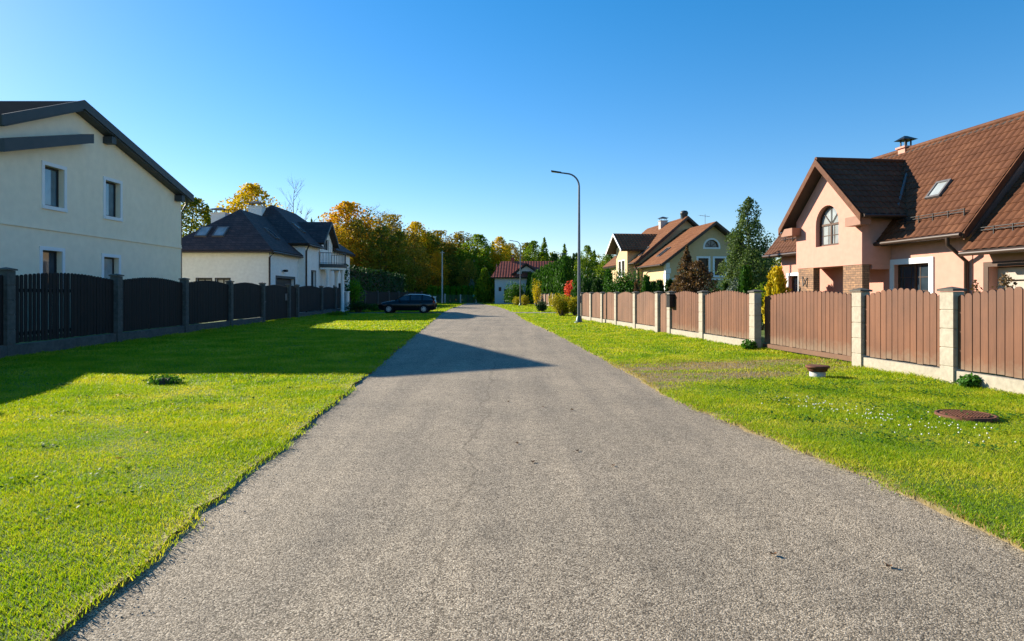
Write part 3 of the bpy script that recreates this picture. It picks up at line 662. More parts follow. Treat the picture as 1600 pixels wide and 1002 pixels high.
# ------------------------------------------------------------ left cream house
def cream_house():
    X0, Y0 = -16.6, 20.6
    H = empty('house', (X0, Y0, 0), 0, 'large two storey cream house with dark grey roof behind the left fence', 'house')
    yr, zr = 24.2 - Y0, 8.76; ye, ze = 32.5 - Y0, 6.44; yn, zn = 20.3 - Y0, 8.76 - .42 * (24.2 - 20.3)
    th = .34
    wl = MB(); Ly = 32.1 - Y0
    f_far = lambda y: zr - (y - yr) * (zr - ze) / (ye - yr) - th * 1.03
    f_near = lambda y: zr - (yr - y) * .42 - th * 1.08
    f_low = lambda y: 7.62 - .283 * (24.65 - Y0 - y) - .3
    wins = [(22.7, 23.7, 4.62, 6.05), (26.1, 27.1, 4.66, 6.12), (22.6, 23.6, 1.65, 3.02), (26.0, 27.0, 1.62, 2.98)]
    holes = [rect(a - Y0, b - Y0, c, d) for a, b, c, d in wins]
    facade(wl, (0, 0), (0, Ly), [(0, -.1), (Ly, -.1), (Ly, f_far(Ly)), (yr, f_far(yr)), (0, f_near(0))], holes, .2)
    facade(wl, (0, Ly), (-10, Ly), [(0, -.1), (10, -.1), (10, f_far(Ly)), (0, f_far(Ly))])
    facade(wl, (-10, 0), (0, 0), [(0, -.1), (10, -.1), (10, f_near(0)), (0, f_near(0))])
    facade(wl, (-10, Ly), (-10, 0), [(0, -.1), (Ly, -.1), (Ly, f_near(0)), (Ly - yr, f_far(yr)), (0, f_far(Ly))])
    wl.build('wall', M['cream'], H)
    for a, b, c, d in wins[:2]: window(H, (0, 0), (0, Ly), a - Y0, b - Y0, c, d, M['frame_dark'], M['glass_sky'], mull=0, surround=M['trim'], sw=.13, depth=.2, fw=.07)
    window(H, (0, 0), (0, Ly), *[v - Y0 for v in wins[2][:2]], *wins[2][2:], M['frame_dark'], M['glass'], mull=0, surround=M['trim'], sw=.13, depth=.2)
    window(H, (0, 0), (0, Ly), *[v - Y0 for v in wins[3][:2]], *wins[3][2:], M['frame_dark'], M['glass_pale'], mull=0, surround=M['trim'], sw=.13, depth=.2)
    bd = MB(); bd.box((0.001, 0, 3.74), (.05, Ly, 3.8)); bd.box((0.001, 0, 3.8), (.025, Ly, 3.92)); bd.build('string_course', M['cream'], H)
    rf_ = MB(); ox0, ox1 = -10.4, .4
    b1 = Vector((0, yr - ye, zr - ze)); b2 = Vector((0, yr - yn, zr - zn))
    slab(rf_, (ox1, ye, ze), (-1, 0, 0), b1, 0, ox1 - ox0, 0, ox1 - ox0, b1.length, th=th, tiles=False)
    slab(rf_, (ox0, yn, zn), (1, 0, 0), b2, 0, ox1 - ox0, 0, ox1 - ox0, b2.length, th=th, tiles=False)
    ro_ = rf_.build('roof', [M['slate_roof'], M['slate']], H)
    for bb, oy, oz in ((b1, ye, ze), (b2, yn, zn)):
        vb = MB(); vb.obox((ox1 + .002, oy, oz - .3), (.05, 0, 0), bb, (0, 0, .34)); vb.build('verge_board', M['slate'], ro_)
    for y_ in (yr + 1.9, yr + 7.4):
        pu = MB(); z_ = f_far(y_); pu.box((0.0, y_ - .14, z_ - .3), (.38, y_ + .14, z_ - .02)); pu.build('purlin_end', M['slate'], ro_)
    # lower parallel roof edge on the near half
    lw = MB(); ya, za = 24.65 - Y0, 7.62; yb = -.3; zb = 7.62 - .283 * (ya - yb)
    lw.prism([(0.003, ya, za), (0.003, yb, zb), (0.003, yb, zb - .42), (0.003, ya - .25, za - .42), (0.003, ya, za - .36)], (.5, 0, 0)); lw.build('canopy', M['slate'], H)
    gutter(ro_, (ox0, ye + .06, ze - .22), (ox1, ye + .06, ze - .22), .07, M['slate'])
    downpipe(H, [(.1, ye + .05, ze - .28), (.03, Ly + .14, ze - .75), (-.05, Ly + .1, ze - .9), (-.05, Ly + .1, 0)], .045, M['slate'])
cream_house()

# ------------------------------------------------------------ white house with dark hip roofs (left, middle)
def white_house():
    OX, OY = -15.2, 40.0
    H = empty('house', (OX, OY, 0), 0, 'white house with black hipped shingle roofs, garage and round balcony', 'house')
    X = lambda x: x - OX; Y = lambda y: y - OY
    wl = MB()
    # garage block
    hs_ = [rect(1.7, 2.6, 1.4, 2.42), rect(2.9, 3.75, 1.4, 2.42)]
    facade(wl, (X(-21.4), 0), (0, 0), [(0, -.1), (6.2, -.1), (6.2, 4.1), (0, 4.1)], hs_)
    for a, b in ((1.7, 2.6), (2.9, 3.75)): window(H, (X(-21.4), 0), (0, 0), a, b, 1.4, 2.42, M['frame_dark'], M['glass_pale'], mull=1, surround=M['frame_dark'], sw=.06)
    facade(wl, (0, 0), (0, 5.4), [(0, -.1), (5.4, -.1), (5.4, 4.1), (0, 4.1)], [rect(1.3, 4.6, 0, 2.5)], .25)
    facade(wl, (X(-21.4), 8), (X(-21.4), 0), [(0, -.1), (8, -.1), (8, 4.1), (0, 4.1)])
    # second block
    y2 = 5.4; x2 = X(-14.7); L2 = Y(58) - y2
    facade(wl, (X(-22), y2), (x2, y2), [(0, -.1), (7.3, -.1), (7.3, 4.95), (0, 4.95)])
    h2 = [rect(1.5, 2.45, .5, 3.15), rect(7.2, 8.1, .1, 2.2), rect(8.8, 10.8, .8, 2.4)]
    facade(wl, (x2, y2), (x2, Y(58)), [(0, -.1), (L2, -.1), (L2, 4.95), (0, 4.95)], h2, .18)
    window(H, (x2, y2), (x2, Y(58)), 1.5, 2.45, .5, 3.15, M['frame_dark'], M['glass'], mull=0, bars=1, surround=M['slate'], sw=.07, depth=.18)
    window(H, (x2, y2), (x2, Y(58)), 8.8, 10.8, .8, 2.4, M['frame_dark'], M['glass'], mull=1, depth=.18)
    facade(wl, (X(-22), Y(58)), (X(-22), y2), [(0, -.1), (L2, -.1), (L2, 4.95), (0, 4.95)])
    facade(wl, (x2, Y(58)), (X(-22), Y(58)), [(0, -.1), (7.3, -.1), (7.3, 4.95), (0, 4.95)])
    # gable wall over the balcony
    gx = X(-14.62); ga, gb, gc = Y(48.7), Y(52.1), Y(50.4)
    gw = gb - ga
    facade(wl, (gx, ga), (gx, gb), [(0, 3.7), (gw, 3.7), (gw, 5.45), (gw / 2, 6.85), (0, 5.45)], [rect(1.0, 2.4, 3.85, 5.75)], .15)
    window(H, (gx, ga), (gx, gb), 1.0, 2.4, 3.85, 5.75, M['frame_dark'], M['glass'], mull=1, bars=2, depth=.15)
    facade(wl, (gx - 3, ga), (gx, ga), [(0, 4.7), (3, 4.7), (3, 5.45), (0, 5.45)]); facade(wl, (gx, gb), (gx - 3, gb), [(0, 4.7), (3, 4.7), (3, 5.45), (0, 5.45)])
    wl.build('wall', M['white'], H)
    gd = MB()
    for k in range(5): gd.box((-.22, 1.32, .02 + k * .49), (-.18, 4.58, .49 + k * .49))
    gd.build('garage_door', M['frame_dark'], H)
    fr = MB(); fr.box((.002, 1.15, 2.5), (.05, 4.75, 2.66)); fr.box((.002, 1.15, 0), (.05, 1.3, 2.5)); fr.box((.002, 4.6, 0), (.05, 4.75, 2.5)); fr.build('door_surround', M['slate'], H)
    dr = MB(); dr.box((x2 - .16, y2 + 7.2, .1), (x2 - .11, y2 + 8.1, 2.2)); dr.box((x2 - .11, y2 + 7.3, 1.2), (x2 - .1, y2 + 8.0, 2.1)); dr.build('door', M['frame_dark'], H)
    lt = MB(); lt.box((.0, 2.4, 3.0), (.12, 2.5, 3.06)); lt.box((.1, 2.3, 2.93), (.3, 2.6, 3.08), bev=.01); lt.build('wall_lamp', M['black'], H)
    # roofs
    r1 = MB(); S = [M['shingle'], M['soffit']]; kw = dict(tiles=False, th=.22)
    ex0, ex1, ey0, ey1, ze, xr, ya, zr = X(-21.9), X(-14.8), -.45, 12., 4.2, X(-18.35), 3.2, 7.2
    bf = Vector((0, ya - ey0, zr - ze)); slab(r1, (ex0, ey0, ze), (1, 0, 0), bf, 0, ex1 - ex0, xr - ex0, xr - ex0 + .01, bf.length, **kw)
    be = Vector((xr - ex1, 0, zr - ze)); slab(r1, (ex1, ey0, ze), (0, 1, 0), be, 0, 5.9, ya - ey0, 5.9 + 3.5, be.length, **kw)
    bw = Vector((xr - ex0, 0, zr - ze)); slab(r1, (ex0, 9, ze), (0, -1, 0), bw, 0, 9 - ey0, 0, 9 - ya, bw.length, **kw)
    ro1 = r1.build('roof', S, H)
    r2 = MB(); ze = 5.05; ex0, ex1, ey0, ey1 = X(-22.5), X(-14.3), Y(45.), Y(58.5); xr = X(-18.4); ya, yb, zr = Y(49.1), Y(54.5), 8.3
    bf = Vector((0, ya - ey0, zr - ze)); slab(r2, (ex0, ey0, ze), (1, 0, 0), bf, 0, ex1 - ex0, xr - ex0, xr - ex0 + .01, bf.length, **kw)
    be = Vector((xr - ex1, 0, zr - ze)); LB = be.length; cut = .2; y_at = lambda t: (ya - ey0) * t; yt = lambda t: (ey1 - ey0) - (ey1 - yb) * t
    slab(r2, (ex1, ey0, ze), (0, 1, 0), be, 0, ga - .1 - ey0, y_at(cut), ga - .1 - ey0, LB * cut, **kw)
    slab(r2, (ex1, ey0, ze), (0, 1, 0), be, gb + .1 - ey0, yt(0), gb + .1 - ey0, yt(cut), LB * cut, **kw)
    o2 = Vector((ex1, ey0, ze)) + be * cut; slab(r2, o2, (0, 1, 0), be, y_at(cut), yt(cut), y_at(1), yt(1), LB * (1 - cut), **kw)
    bw = Vector((xr - ex0, 0, zr - ze)); slab(r2, (ex0, ey1, ze), (0, -1, 0), bw, 0, ey1 - ey0, ey1 - yb, ey1 - ya, bw.length, **kw)
    bb = Vector((0, yb - ey1, zr - ze)); slab(r2, (ex1, ey1, ze), (-1, 0, 0), bb, 0, ex1 - ex0, ex1 - xr, ex1 - xr + .01, bb.length, **kw)
    # cross gable
    gable_roof_x(r2, X(-18.2), X(-14.2), gc, gc - 2.15, gc + 2.15, 7.15, 5.35, 5.35, tiles=False, th=.2)
    ro2 = r2.build('roof', S, H)
    fl = MB(); fl.box((X(-14.2), gc - .0, 0), (X(-14.2) + .001, gc, 0))
    for sg in (-1, 1): vb = MB(); vb.obox((X(-14.2) + .002, gc + sg * 2.15, 5.12), (.05, 0, 0), (0, -sg * 2.15, 1.8), (0, 0, .24)); vb.build('verge_board', M['slate'], ro2)
    chimney(ro1, X(-19.6) - .4, 3.9, 5., 6.95, .95, .75, M['white'], M['black']); chimney(ro2, X(-19.2), 8.2, 6.5, 8.0, 1.0, .8, M['white'], M['black'])
    zf = lambda y: 4.2 + (y + .45) * 3.0 / 3.65
    for sx in (-20.55, -19.45): skylight(ro1, (X(sx) + .9 - .12, 1.05, zf(1.05)), (1, 0, 0), (0, 3.65, 3.), .75, 1.1, gm=M['glass_pale'])
    for (fx, fy, zz) in ((.35, 3.2, 0),): skylight(ro1, (ex1 * 0 + X(-14.8) - 1.6, 3.6, 4.2 + 1.6 * 3.0 / 3.55), (0, 1, 0), (-3.55, 0, 3.), .75, 1.1)
    skylight(ro2, (X(-14.3) - 1.7, Y(47.9), 5.05 + 1.7 * 3.25 / 4.1), (0, 1, 0), (-4.1, 0, 3.25), .75, 1.1)
    downpipe(H, [(.35, .05, 4.1), (.07, -.05, 3.75), (.07, -.05, 0)], .06); downpipe(H, [(x2 + .35, y2 - .1, 4.95), (x2 + .08, y2 + .12, 4.5), (x2 + .08, y2 + .12, 0)], .06)
    gutter(ro1, (X(-14.78), -.45, 4.08), (X(-14.78), 5.2, 4.08)); gutter(ro2, (X(-14.26), Y(45), 4.93), (X(-14.26), ga - .15, 4.93)); gutter(ro1, (X(-21.9), -.5, 4.08), (X(-14.8), -.5, 4.08))
    # balcony, half round on columns
    bc = MB(); cx, cy, r = gx, Y(50.3), 1.55; N = 16; A = [(-math.pi / 2 + math.pi * k / N) for k in range(N + 1)]
    pl = [(cx + r * math.cos(a), cy + r * math.sin(a)) for a in A]
    bc.prism([(x, y, 3.35) for x, y in pl], (0, 0, .35)); ba = bc.build('balcony', M['white'], H)
    ep = MB(); ep.prism([(cx + (r + .06) * math.cos(a), cy + (r + .06) * math.sin(a), 3.5) for a in A], (0, 0, .27)); ep.build('balcony_edge', M['slate'], ba)
    rg = MB(); rp = [(cx + (r - .04) * math.cos(a), cy + (r - .04) * math.sin(a), 4.62) for a in A]; rg.tube(rp, .03, 6); rg.tube([(x, y, 3.85) for x, y, z in rp], .015, 5)
    for a in [(-math.pi / 2 + math.pi * k / 22) for k in range(23)]: x, y = cx + (r - .04) * math.cos(a), cy + (r - .04) * math.sin(a); rg.tube([(x, y, 3.76), (x, y, 4.62)], .014, 5)
    rg.build('railing', M['slate'], ba)
    for a in (-68, 0, 68): c_ = MB(); x, y = cx + 1.3 * math.cos(R(a)), cy + 1.3 * math.sin(R(a)); c_.lathe([(.2, 0), (.2, .15), (.15, .2), (.14, 3.1), (.2, 3.2), (.2, 3.35)], (x, y, 0), 12); c_.build('column', M['white'], H)
white_house()

# ------------------------------------------------------------ salmon house (right, near)
def salmon_house():
    H = empty('house', (11.1, 20.3, 0), R(7), 'salmon house with brown tiled roof and arched gable window behind the right fence', 'house')
    W_, T = M['pink'], [M['tile_brown'], M['soffit']]
    wl = MB(); YF, YN = 6.5, -3.1
    # main wall, road side (faces -x): from far to near
    L_ = YF - YN; hz = 3.25
    s = lambda y: YF - y
    wz = (.75, 2.38); wr = (s(-.15), s(-1.6))
    holes = [rect(wr[0], wr[1], *wz), rect(s(5.9), s(5.2), .8, 2.2), rect(s(2.3), s(1.2), .05, 2.15)]
    facade(wl, (1, YF), (1, YN), [(0, -.1), (L_, -.1), (L_, hz), (0, hz)], holes)
    window(H, (1, YF), (1, YN), wr[0], wr[1], *wz, M['frame_brown'], M['glass'], mull=1, bars=3, vbars=2, surround=M['trim'], sw=.17)
    window(H, (1, YF), (1, YN), s(5.9), s(5.2), .8, 2.2, M['frame_brown'], M['glass'], mull=0, bars=3, surround=M['trim'], sw=.12)
    # gable ends of the main block
    xr, zr, xe, ze = 3.3, 6.6, .5, 3.1; sl_ = (zr - ze) / (xr - xe); xb = 2 * xr - xe
    zw = lambda x: zr - abs(x - xr) * sl_ - .3
    facade(wl, (1, YN), (xb - .5, YN), [(0, -.1), (xb - 1.5, -.1), (xb - 1.5, zw(xb - .5)), (xr - 1, zw(xr)), (0, zw(1))])
    facade(wl, (xb - .5, YF), (1, YF), [(0, -.1), (xb - 1.5, -.1), (xb - 1.5, zw(1)), (xb - .5 - xr, zw(xr)), (0, zw(xb - .5))])
    facade(wl, (xb - .5, YN), (xb - .5, YF), [(0, -.1), (L_, -.1), (L_, 3), (0, 3)])
    # bay: upper storey on pillars
    bw = 3.7; apex = 6.09 - .25; e0 = apex - .92 * 1.85
    facade(wl, (0, bw), (0, 0), [(0, 2.4), (bw, 2.4), (bw, e0), (bw / 2, apex), (0, e0)], [arch(1.23, 2.53, 3.12, 4.52)], .16)
    window(H, (0, bw), (0, 0), 1.23, 2.53, 3.12, 4.52, M['frame_brown'], M['glass_pale'], mull=1, bars=1, vbars=2, arched=True, depth=.16, fw=.075)
    facade(wl, (0, 0), (3, 0), [(0, 2.4), (3, 2.4), (3, e0), (0, e0)]); facade(wl, (3, bw), (0, bw), [(0, 2.4), (3, 2.4), (3, e0), (0, e0)])
    wl.add([(0, 0, 2.4), (0, bw, 2.4), (1.0, bw, 2.4), (1.0, 0, 2.4)], [(0, 1, 2, 3)])
    wl.box((.35, -.0, 2.25), (.998, .22, 2.398))
    # garage wing
    gy0 = -9.5
    facade(wl, (1.02, YN - .003), (1.02, gy0), [(0, -.1), (6.4, -.1), (6.4, 2.75), (0, 2.75)], [rect(.5, 3.6, 0, 2.17)], .3)
    facade(wl, (1.02, gy0), (6, gy0), [(0, -.1), (5, -.1), (5, 2.7), (2.3, 5.0), (0, 2.7)])
    facade(wl, (6, gy0), (6, YN), [(0, -.1), (6.4, -.1), (6.4, 2.7), (0, 2.7)])
    wl.build('wall', W_, H)
    dr = MB(); dr.box((1.1, 1.2, .05), (1.14, 2.3, 2.15)); dr.box((1.08, 1.35, 1.0), (1.1, 2.15, 2.0)); dr.build('door', M['frame_brown'], H)
    gd = MB()
    for k in range(6): gd.box((1.28, -6.7, .02 + k * .36), (1.31, -3.6, .345 + k * .36), bev=.008)
    gd.build('garage_door', mat('pale_garage_door', (.42, .36, .3), (.36, .31, .26), 3, .5), H)
    gf = MB(); gf.box((1.0, -6.85, 2.172), (1.3, -3.45, 2.3)); gf.box((1.0, -3.6, 0), (1.2, -3.45, 2.17)); gf.build('door_frame', M['frame_brown'], H)
    for y0 in (.02, 2.65):
        p = MB(); p.box((.02, y0, 0), (.27, y0 + .95, 2.396)); p.build('pillar', M['stone'], H)
    # small iron wall ornament on the far pillar
    an = MB(); an.tube([(-.0, 3.0, 2.05), (-.08, 3.12, 1.75)], .02, 6); an.tube([(-.0, 3.3, 2.1), (-.08, 3.12, 1.75)], .02, 6); an.build('wall_ornament', M['black'], H)
    # roofs
    r = MB(); gable_roof(r, YN - .25, YF + .4, xr, xe, xb, zr, ze, ze, th=.2)
    gable_roof_x(r, -.38, 3.1, 1.85, -.5, 4.2, 6.09, 6.09 - .92 * 2.35, 6.09 - .92 * 2.35, th=.16)
    rr = r.build('roof', T, H)
    r2 = MB(); gable_roof(r2, gy0 - .3, YN - .28, 3.0, .45, 5.55 + .45, 5.5, 2.6, 2.6 - .2, th=.18); rw = r2.build('roof', T, H)
    for sg in (-1, 1): vb = MB(); vb.obox((-.43, 1.85 + sg * 2.36, 6.09 - .92 * 2.36 - .22), (.048, 0, 0), (0, -sg * 2.36, .92 * 2.36), (0, 0, .25)); vb.build('verge_board', M['tile_brown'], rr)
    vb = MB(); vb.obox((xe, YN - .30, ze - .2), (xr - xe, 0, zr - ze), (0, .048, 0), (0, 0, .22)); vb.build('verge_board', M['tile_brown'], rr)
    rd = MB(); rd.tube([(xr, YN - .28, zr + .02), (xr, YF + .4, zr + .02)], .09, 8); rd.tube([(-.4, 1.85, 6.11), (3.0, 1.85, 6.11)], .08, 8); rd.tube([(3., gy0 - .3, 5.52), (3., YN - .3, 5.52)], .09, 8)
    rd.build('ridge_cap', M['tile_brown'], rr)
    # boxed eave returns of the bay and boarded soffit
    pbm = mat('pale_brown_board', (.3, .15, .095), (.26, .13, .085), 3, .6)
    for ya, yb in ((-.42, .32), (bw - .32, bw + .42)): bx = MB(); bx.box((-.36, ya, 3.62), (-.002, yb, 3.9)); bx.build('eave_box', pbm, rr)
    gutter(rr, (xe - .07, YN - .25, ze - .06), (xe - .07, -.02, ze - .06)); gutter(rr, (xe - .07, bw + .1, ze - .06), (xe - .07, YF + .4, ze - .06)); gutter(rw, (.38, gy0 - .3, 2.52), (.38, YN - .3, 2.52)); gutter(rr, (-.35, -.56, 3.88), (2.0, -.56, 3.88), .055)
    downpipe(H, [(xe - .07, YN + .2, ze - .1), (xe - .05, YN + .2, ze - .3), (.93, YN + .12, ze - .75), (.93, YN + .12, 0)], .055)
    vl = MB(); vl.tube([(.9, -.36, 4.0), (3.05, 1.7, 6.12)], .05, 6); vl.build('valley_flashing', M['leadflash'], rr)
    chimney(rr, 3.35, 2.3, 5.8, 6.68, .34, .34, M['pink'], M['black'])
    skylight(rr, (1.68, -1.2, ze + (1.68 - xe) * sl_), (0, -1, 0), (xr - xe, 0, zr - ze), .56, .66, lift=.06, gm=M['glass_pale'])
    for (xx, ya, yb, zb_) in ((xe + .42, YN + .1, -.5, ze + .42 * sl_), (xe + .42, bw + .6, YF - .2, ze + .42 * sl_), (.85, gy0, YN - .5, 3.05)):
        sg_ = MB()
        for dz in (.08, .15): sg_.tube([(xx - .05, ya, zb_ + dz), (xx - .05, yb, zb_ + dz)], .014, 5)
        k = ya
        while k < yb: sg_.box((xx - .07, k, zb_ - .05), (xx - .04, k + .02, zb_ + .17)); k += .55
        sg_.build('snow_guard', M['black'], rr)
salmon_house()

# ------------------------------------------------------------ yellow house (right, middle)
def yellow_house():
    H = empty('house', (12.5, 52, 0), R(7), 'yellow house with tan tiled roofs and white trimmed windows beyond the gate', 'house')
    wl = MB(); T = [M['tile_tan'], M['soffit']]; kw = dict(pa=.3, row=.4, amp=.03)
    xr, zr, ze = 4.0, 7.35, 3.87; sl_ = (zr - ze) / 4.6; zw = lambda x: zr - abs(x - xr) * sl_ - .28
    hs_ = [rect(2.75, 3.62, 3.0, 4.4), rect(4.15, 5.02, 3.0, 4.4), arch(3.3, 4.5, 5.3, 5.92)]
    facade(wl, (0, 0), (8, 0), [(0, -.1), (8, -.1), (8, zw(8)), (4, zw(4)), (0, zw(0))], hs_)
    for a in (2.75, 4.15): window(H, (0, 0), (8, 0), a, a + .87, 3.0, 4.4, M['frame_dark'], M['glass_dark'], mull=0, surround=M['trim'], sw=.16)
    window(H, (0, 0), (8, 0), 3.3, 4.5, 5.3, 5.92, M['frame_dark'], M['glass'], mull=0, surround=M['trim'], sw=.14, arched=True)
    facade(wl, (0, 6), (0, 0), [(0, -.1), (6, -.1), (6, zw(0)), (0, zw(0))]); facade(wl, (8, 0), (8, 6), [(0, -.1), (6, -.1), (6, zw(0)), (0, zw(0))])
    # main block
    y0, y1 = 5.9, 15.8; xr2, zr2, xe2, ze2 = 4.1, 8.5, -.85, 4.3; s2 = (zr2 - ze2) / (xr2 - xe2); zw2 = lambda x: zr2 - abs(x - xr2) * s2 - .28
    facade(wl, (-.3, y1), (-.3, y0), [(0, -.1), (y1 - y0, -.1), (y1 - y0, 4.35), (0, 4.35)], [rect(1.5, 2.5, 1, 2.4), rect(7.8, 9.0, 1.0, 2.4)])
    window(H, (-.3, y1), (-.3, y0), 7.8, 9.0, 1.0, 2.4, M['frame_dark'], M['glass'], surround=M['trim']); window(H, (-.3, y1), (-.3, y0), 1.5, 2.5, 1.0, 2.4, M['frame_dark'], M['glass'], surround=M['trim'])
    facade(wl, (-.3, y0), (8.5, y0), [(0, -.1), (8.8, -.1), (8.8, zw2(8.5)), (4.4, zw2(4.1)), (0, zw2(-.3))])
    facade(wl, (8.5, y1), (-.3, y1), [(0, -.1), (8.8, -.1), (8.8, zw2(-.3)), (4.4, zw2(4.1)), (0, zw2(8.5))]); facade(wl, (8.5, y0), (8.5, y1), [(0, -.1), (9.9, -.1), (9.9, 4.3), (0, 4.3)])
    # bay
    ya, yb = 7.2, 10.8; bw = yb - ya; bz = 6.92
    facade(wl, (-1, yb), (-1, ya), [(0, -.1), (bw, -.1), (bw, bz - .65 * bw / 2), (bw / 2, bz), (0, bz - .65 * bw / 2)], [rect(.9, 1.7, 3.2, 4.6), rect(2.0, 2.8, 3.2, 4.6)])
    for a in (.9, 2.0): window(H, (-1, yb), (-1, ya), a, a + .8, 3.2, 4.6, M['frame_dark'], M['glass'], mull=0, surround=M['trim'], sw=.1)
    facade(wl, (-1, ya), (2, ya), [(0, -.1), (3, -.1), (3, bz - .65 * bw / 2), (0, bz - .65 * bw / 2)]); facade(wl, (2, yb), (-1, yb), [(0, -.1), (3, -.1), (3, bz - .65 * bw / 2), (0, bz - .65 * bw / 2)])
    wl.build('wall', M['yellow'], H)
    q = MB()
    for k in range(9): q.box((-.03, -.03, k * .45), (.42 if k % 2 else .32, .0 - .002, k * .45 + .42)); 
    for k in range(9): q.box((-.03, .0, k * .45), (-.002, .32 if k % 2 else .42, k * .45 + .42))
    q.build('quoin', M['trim'], H)
    b = MB(); b.box((.45, -.05, 2.62), (8.0, -.002, 2.74)); b.build('sill_band', M['trim'], H)
    r = MB(); gable_roof(r, -.65, 6.6, xr, -.6, 8.6, zr, ze, ze, th=.2, **kw)
    gable_roof(r, y0 - .55, y1 + .6, xr2, xe2, 2 * xr2 - xe2, zr2, ze2, ze2, th=.2, **kw)
    gable_roof_x(r, -1.8, 3.2, 9.0, 9 - 2.6, 9 + 2.6, 7.2, 5.5, 5.5, th=.16, **kw)
    rr = r.build('roof', T, H)
    for o_, a_ in (((-.6, -.7, ze - .2), (4.6, 0, zr - ze)), ((8.6, -.7, ze - .2), (-4.6, 0, zr - ze)), ((xe2, y0 - .6, ze2 - .2), (xr2 - xe2, 0, zr2 - ze2)), ((2 * xr2 - xe2, y0 - .6, ze2 - .2), (-(xr2 - xe2), 0, zr2 - ze2))):
        vb = MB(); vb.obox(o_, a_, (0, .048, 0), (0, 0, .23)); vb.build('verge_board', M['gutter'], rr)
    for sg in (-1, 1): v2 = MB(); v2.obox((-1.85, 9 + sg * 2.6, 5.3), (.048, 0, 0), (0, -sg * 2.6, 1.7), (0, 0, .22)); v2.build('verge_board', M['trim'], rr)
    gutter(rr, (-.68, -.6, ze - .06), (-.68, 5.0, ze - .06)); gutter(rr, (xe2 - .07, y0 - .5, ze2 - .06), (xe2 - .07, ya, ze2 - .06))
    downpipe(H, [(-.68, 4.9, 3.8), (-.35, 5.7, 3.2), (-.35, 5.7, 0)], .06); downpipe(H, [(-.9, y0 - .3, 4.2), (-.36, y0 + .2, 3.6), (-.36, y0 + .2, 0)], .06)
    chimney(rr, 3.6, 10.4, 7.6, 8.6, .7, .6, M['concrete'], M['black'])
    c = MB(); c.lathe([(.32, 8.2), (.32, 8.75), (.36, 8.8), (.36, 8.95), (.26, 9.1), (.0, 9.15)], (4.1, 6.3, 0), 14); c.build('chimney', M['slate'], rr)
    skylight(rr, (.95, 3.0, ze + 1.55 * sl_), (0, -1, 0), (4.6, 0, zr - ze), .8, 1.3); skylight(rr, (.35, 6.6, ze2 + 1.2 * s2), (0, -1, 0), (xr2 - xe2, 0, zr2 - ze2), .8, 1.3)
    an = MB(); an.tube([(4.0, 1.5, 7.3), (4.0, 1.5, 8.2)], .02, 5); an.tube([(3.5, 1.5, 8.1), (4.4, 1.5, 8.0)], .012, 5)
    for k in range(5): an.tube([(3.5 + k * .2, 1.25, 8.1 - k * .02), (3.5 + k * .2, 1.75, 8.1 - k * .02)], .01, 4)
    an.build('antenna', M['galv'], rr)
yellow_house()

# ------------------------------------------------------------ red roofed house at the far end
def red_house():
    H = empty('house', (-2.5, 93, 0), R(-3), 'pale house with red tiled roof and dormer at the far end of the road', 'house')
    wl = MB(); facade(wl, (0, 0), (10, 0), [(0, -.1), (10, -.1), (10, 4.0), (0, 4.0)], [rect(.55, .95, 1.9, 2.5), rect(1.35, 2.3, .2, 2.2), rect(5, 6.2, 1, 2.3)])
    facade(wl, (0, 7), (0, 0), [(0, -.1), (7, -.1), (7, 4), (3.5, 6.1), (0, 4)]); facade(wl, (10, 0), (10, 7), [(0, -.1), (7, -.1), (7, 4), (3.5, 6.1), (0, 4)]); facade(wl, (10, 7), (0, 7), [(0, -.1), (10, -.1), (10, 4), (0, 4)])
    facade(wl, (3.2, .2), (6.0, .2), [(0, 3.5), (2.8, 3.5), (2.8, 4.6), (1.4, 5.6), (0, 4.6)], [rect(.7, 2.1, 3.9, 4.8)])
    wl.build('wall', M['bluewhite'], H)
    window(H, (0, 0), (10, 0), .55, .95, 1.9, 2.5, M['frame_dark'], M['glass_dark'], mull=0); window(H, (0, 0), (10, 0), 5, 6.2, 1, 2.3, M['frame_dark'], M['glass_dark'], mull=1)
    window(H, (3.2, .2), (6.0, .2), .7, 2.1, 3.9, 4.8, M['frame_dark'], M['glass_dark'], mull=1)
    d = MB(); d.box((1.36, .1, .2), (2.29, .13, 2.2)); d.build('door', M['frame_brown'], H)
    r = MB(); kw = dict(pa=.4, row=.45, amp=.03)
    bv = Vector((0, 4.1, 2.5)); slab(r, (-.5, -.6, 3.9), (1, 0, 0), bv, 0, 11, 1.2, 11, bv.length, th=.18, **kw)
    bv = Vector((0, -4.1, 2.5)); slab(r, (10.5, 7.6, 3.9), (-1, 0, 0), bv, 0, 11, 0, 9.8, bv.length, th=.18, **kw)
    bv = Vector((1.2, 0, 2.5)); slab(r, (-.5, 7.6, 3.9), (0, -1, 0), bv, 0, 8.2, 4.1, 4.11, bv.length, th=.12, **kw)
    gable_roof(r, -.5, 3.4, 4.6, 2.4, 6.8, 5.95, 4.3, 4.3, th=.14, **kw)
    rr = r.build('roof', [M['tile_red'], M['soffit']], H)
    chimney(rr, 2.4, 3.6, 6.0, 6.9, .5, .5, M['tile_red'], M['black'])
red_house()

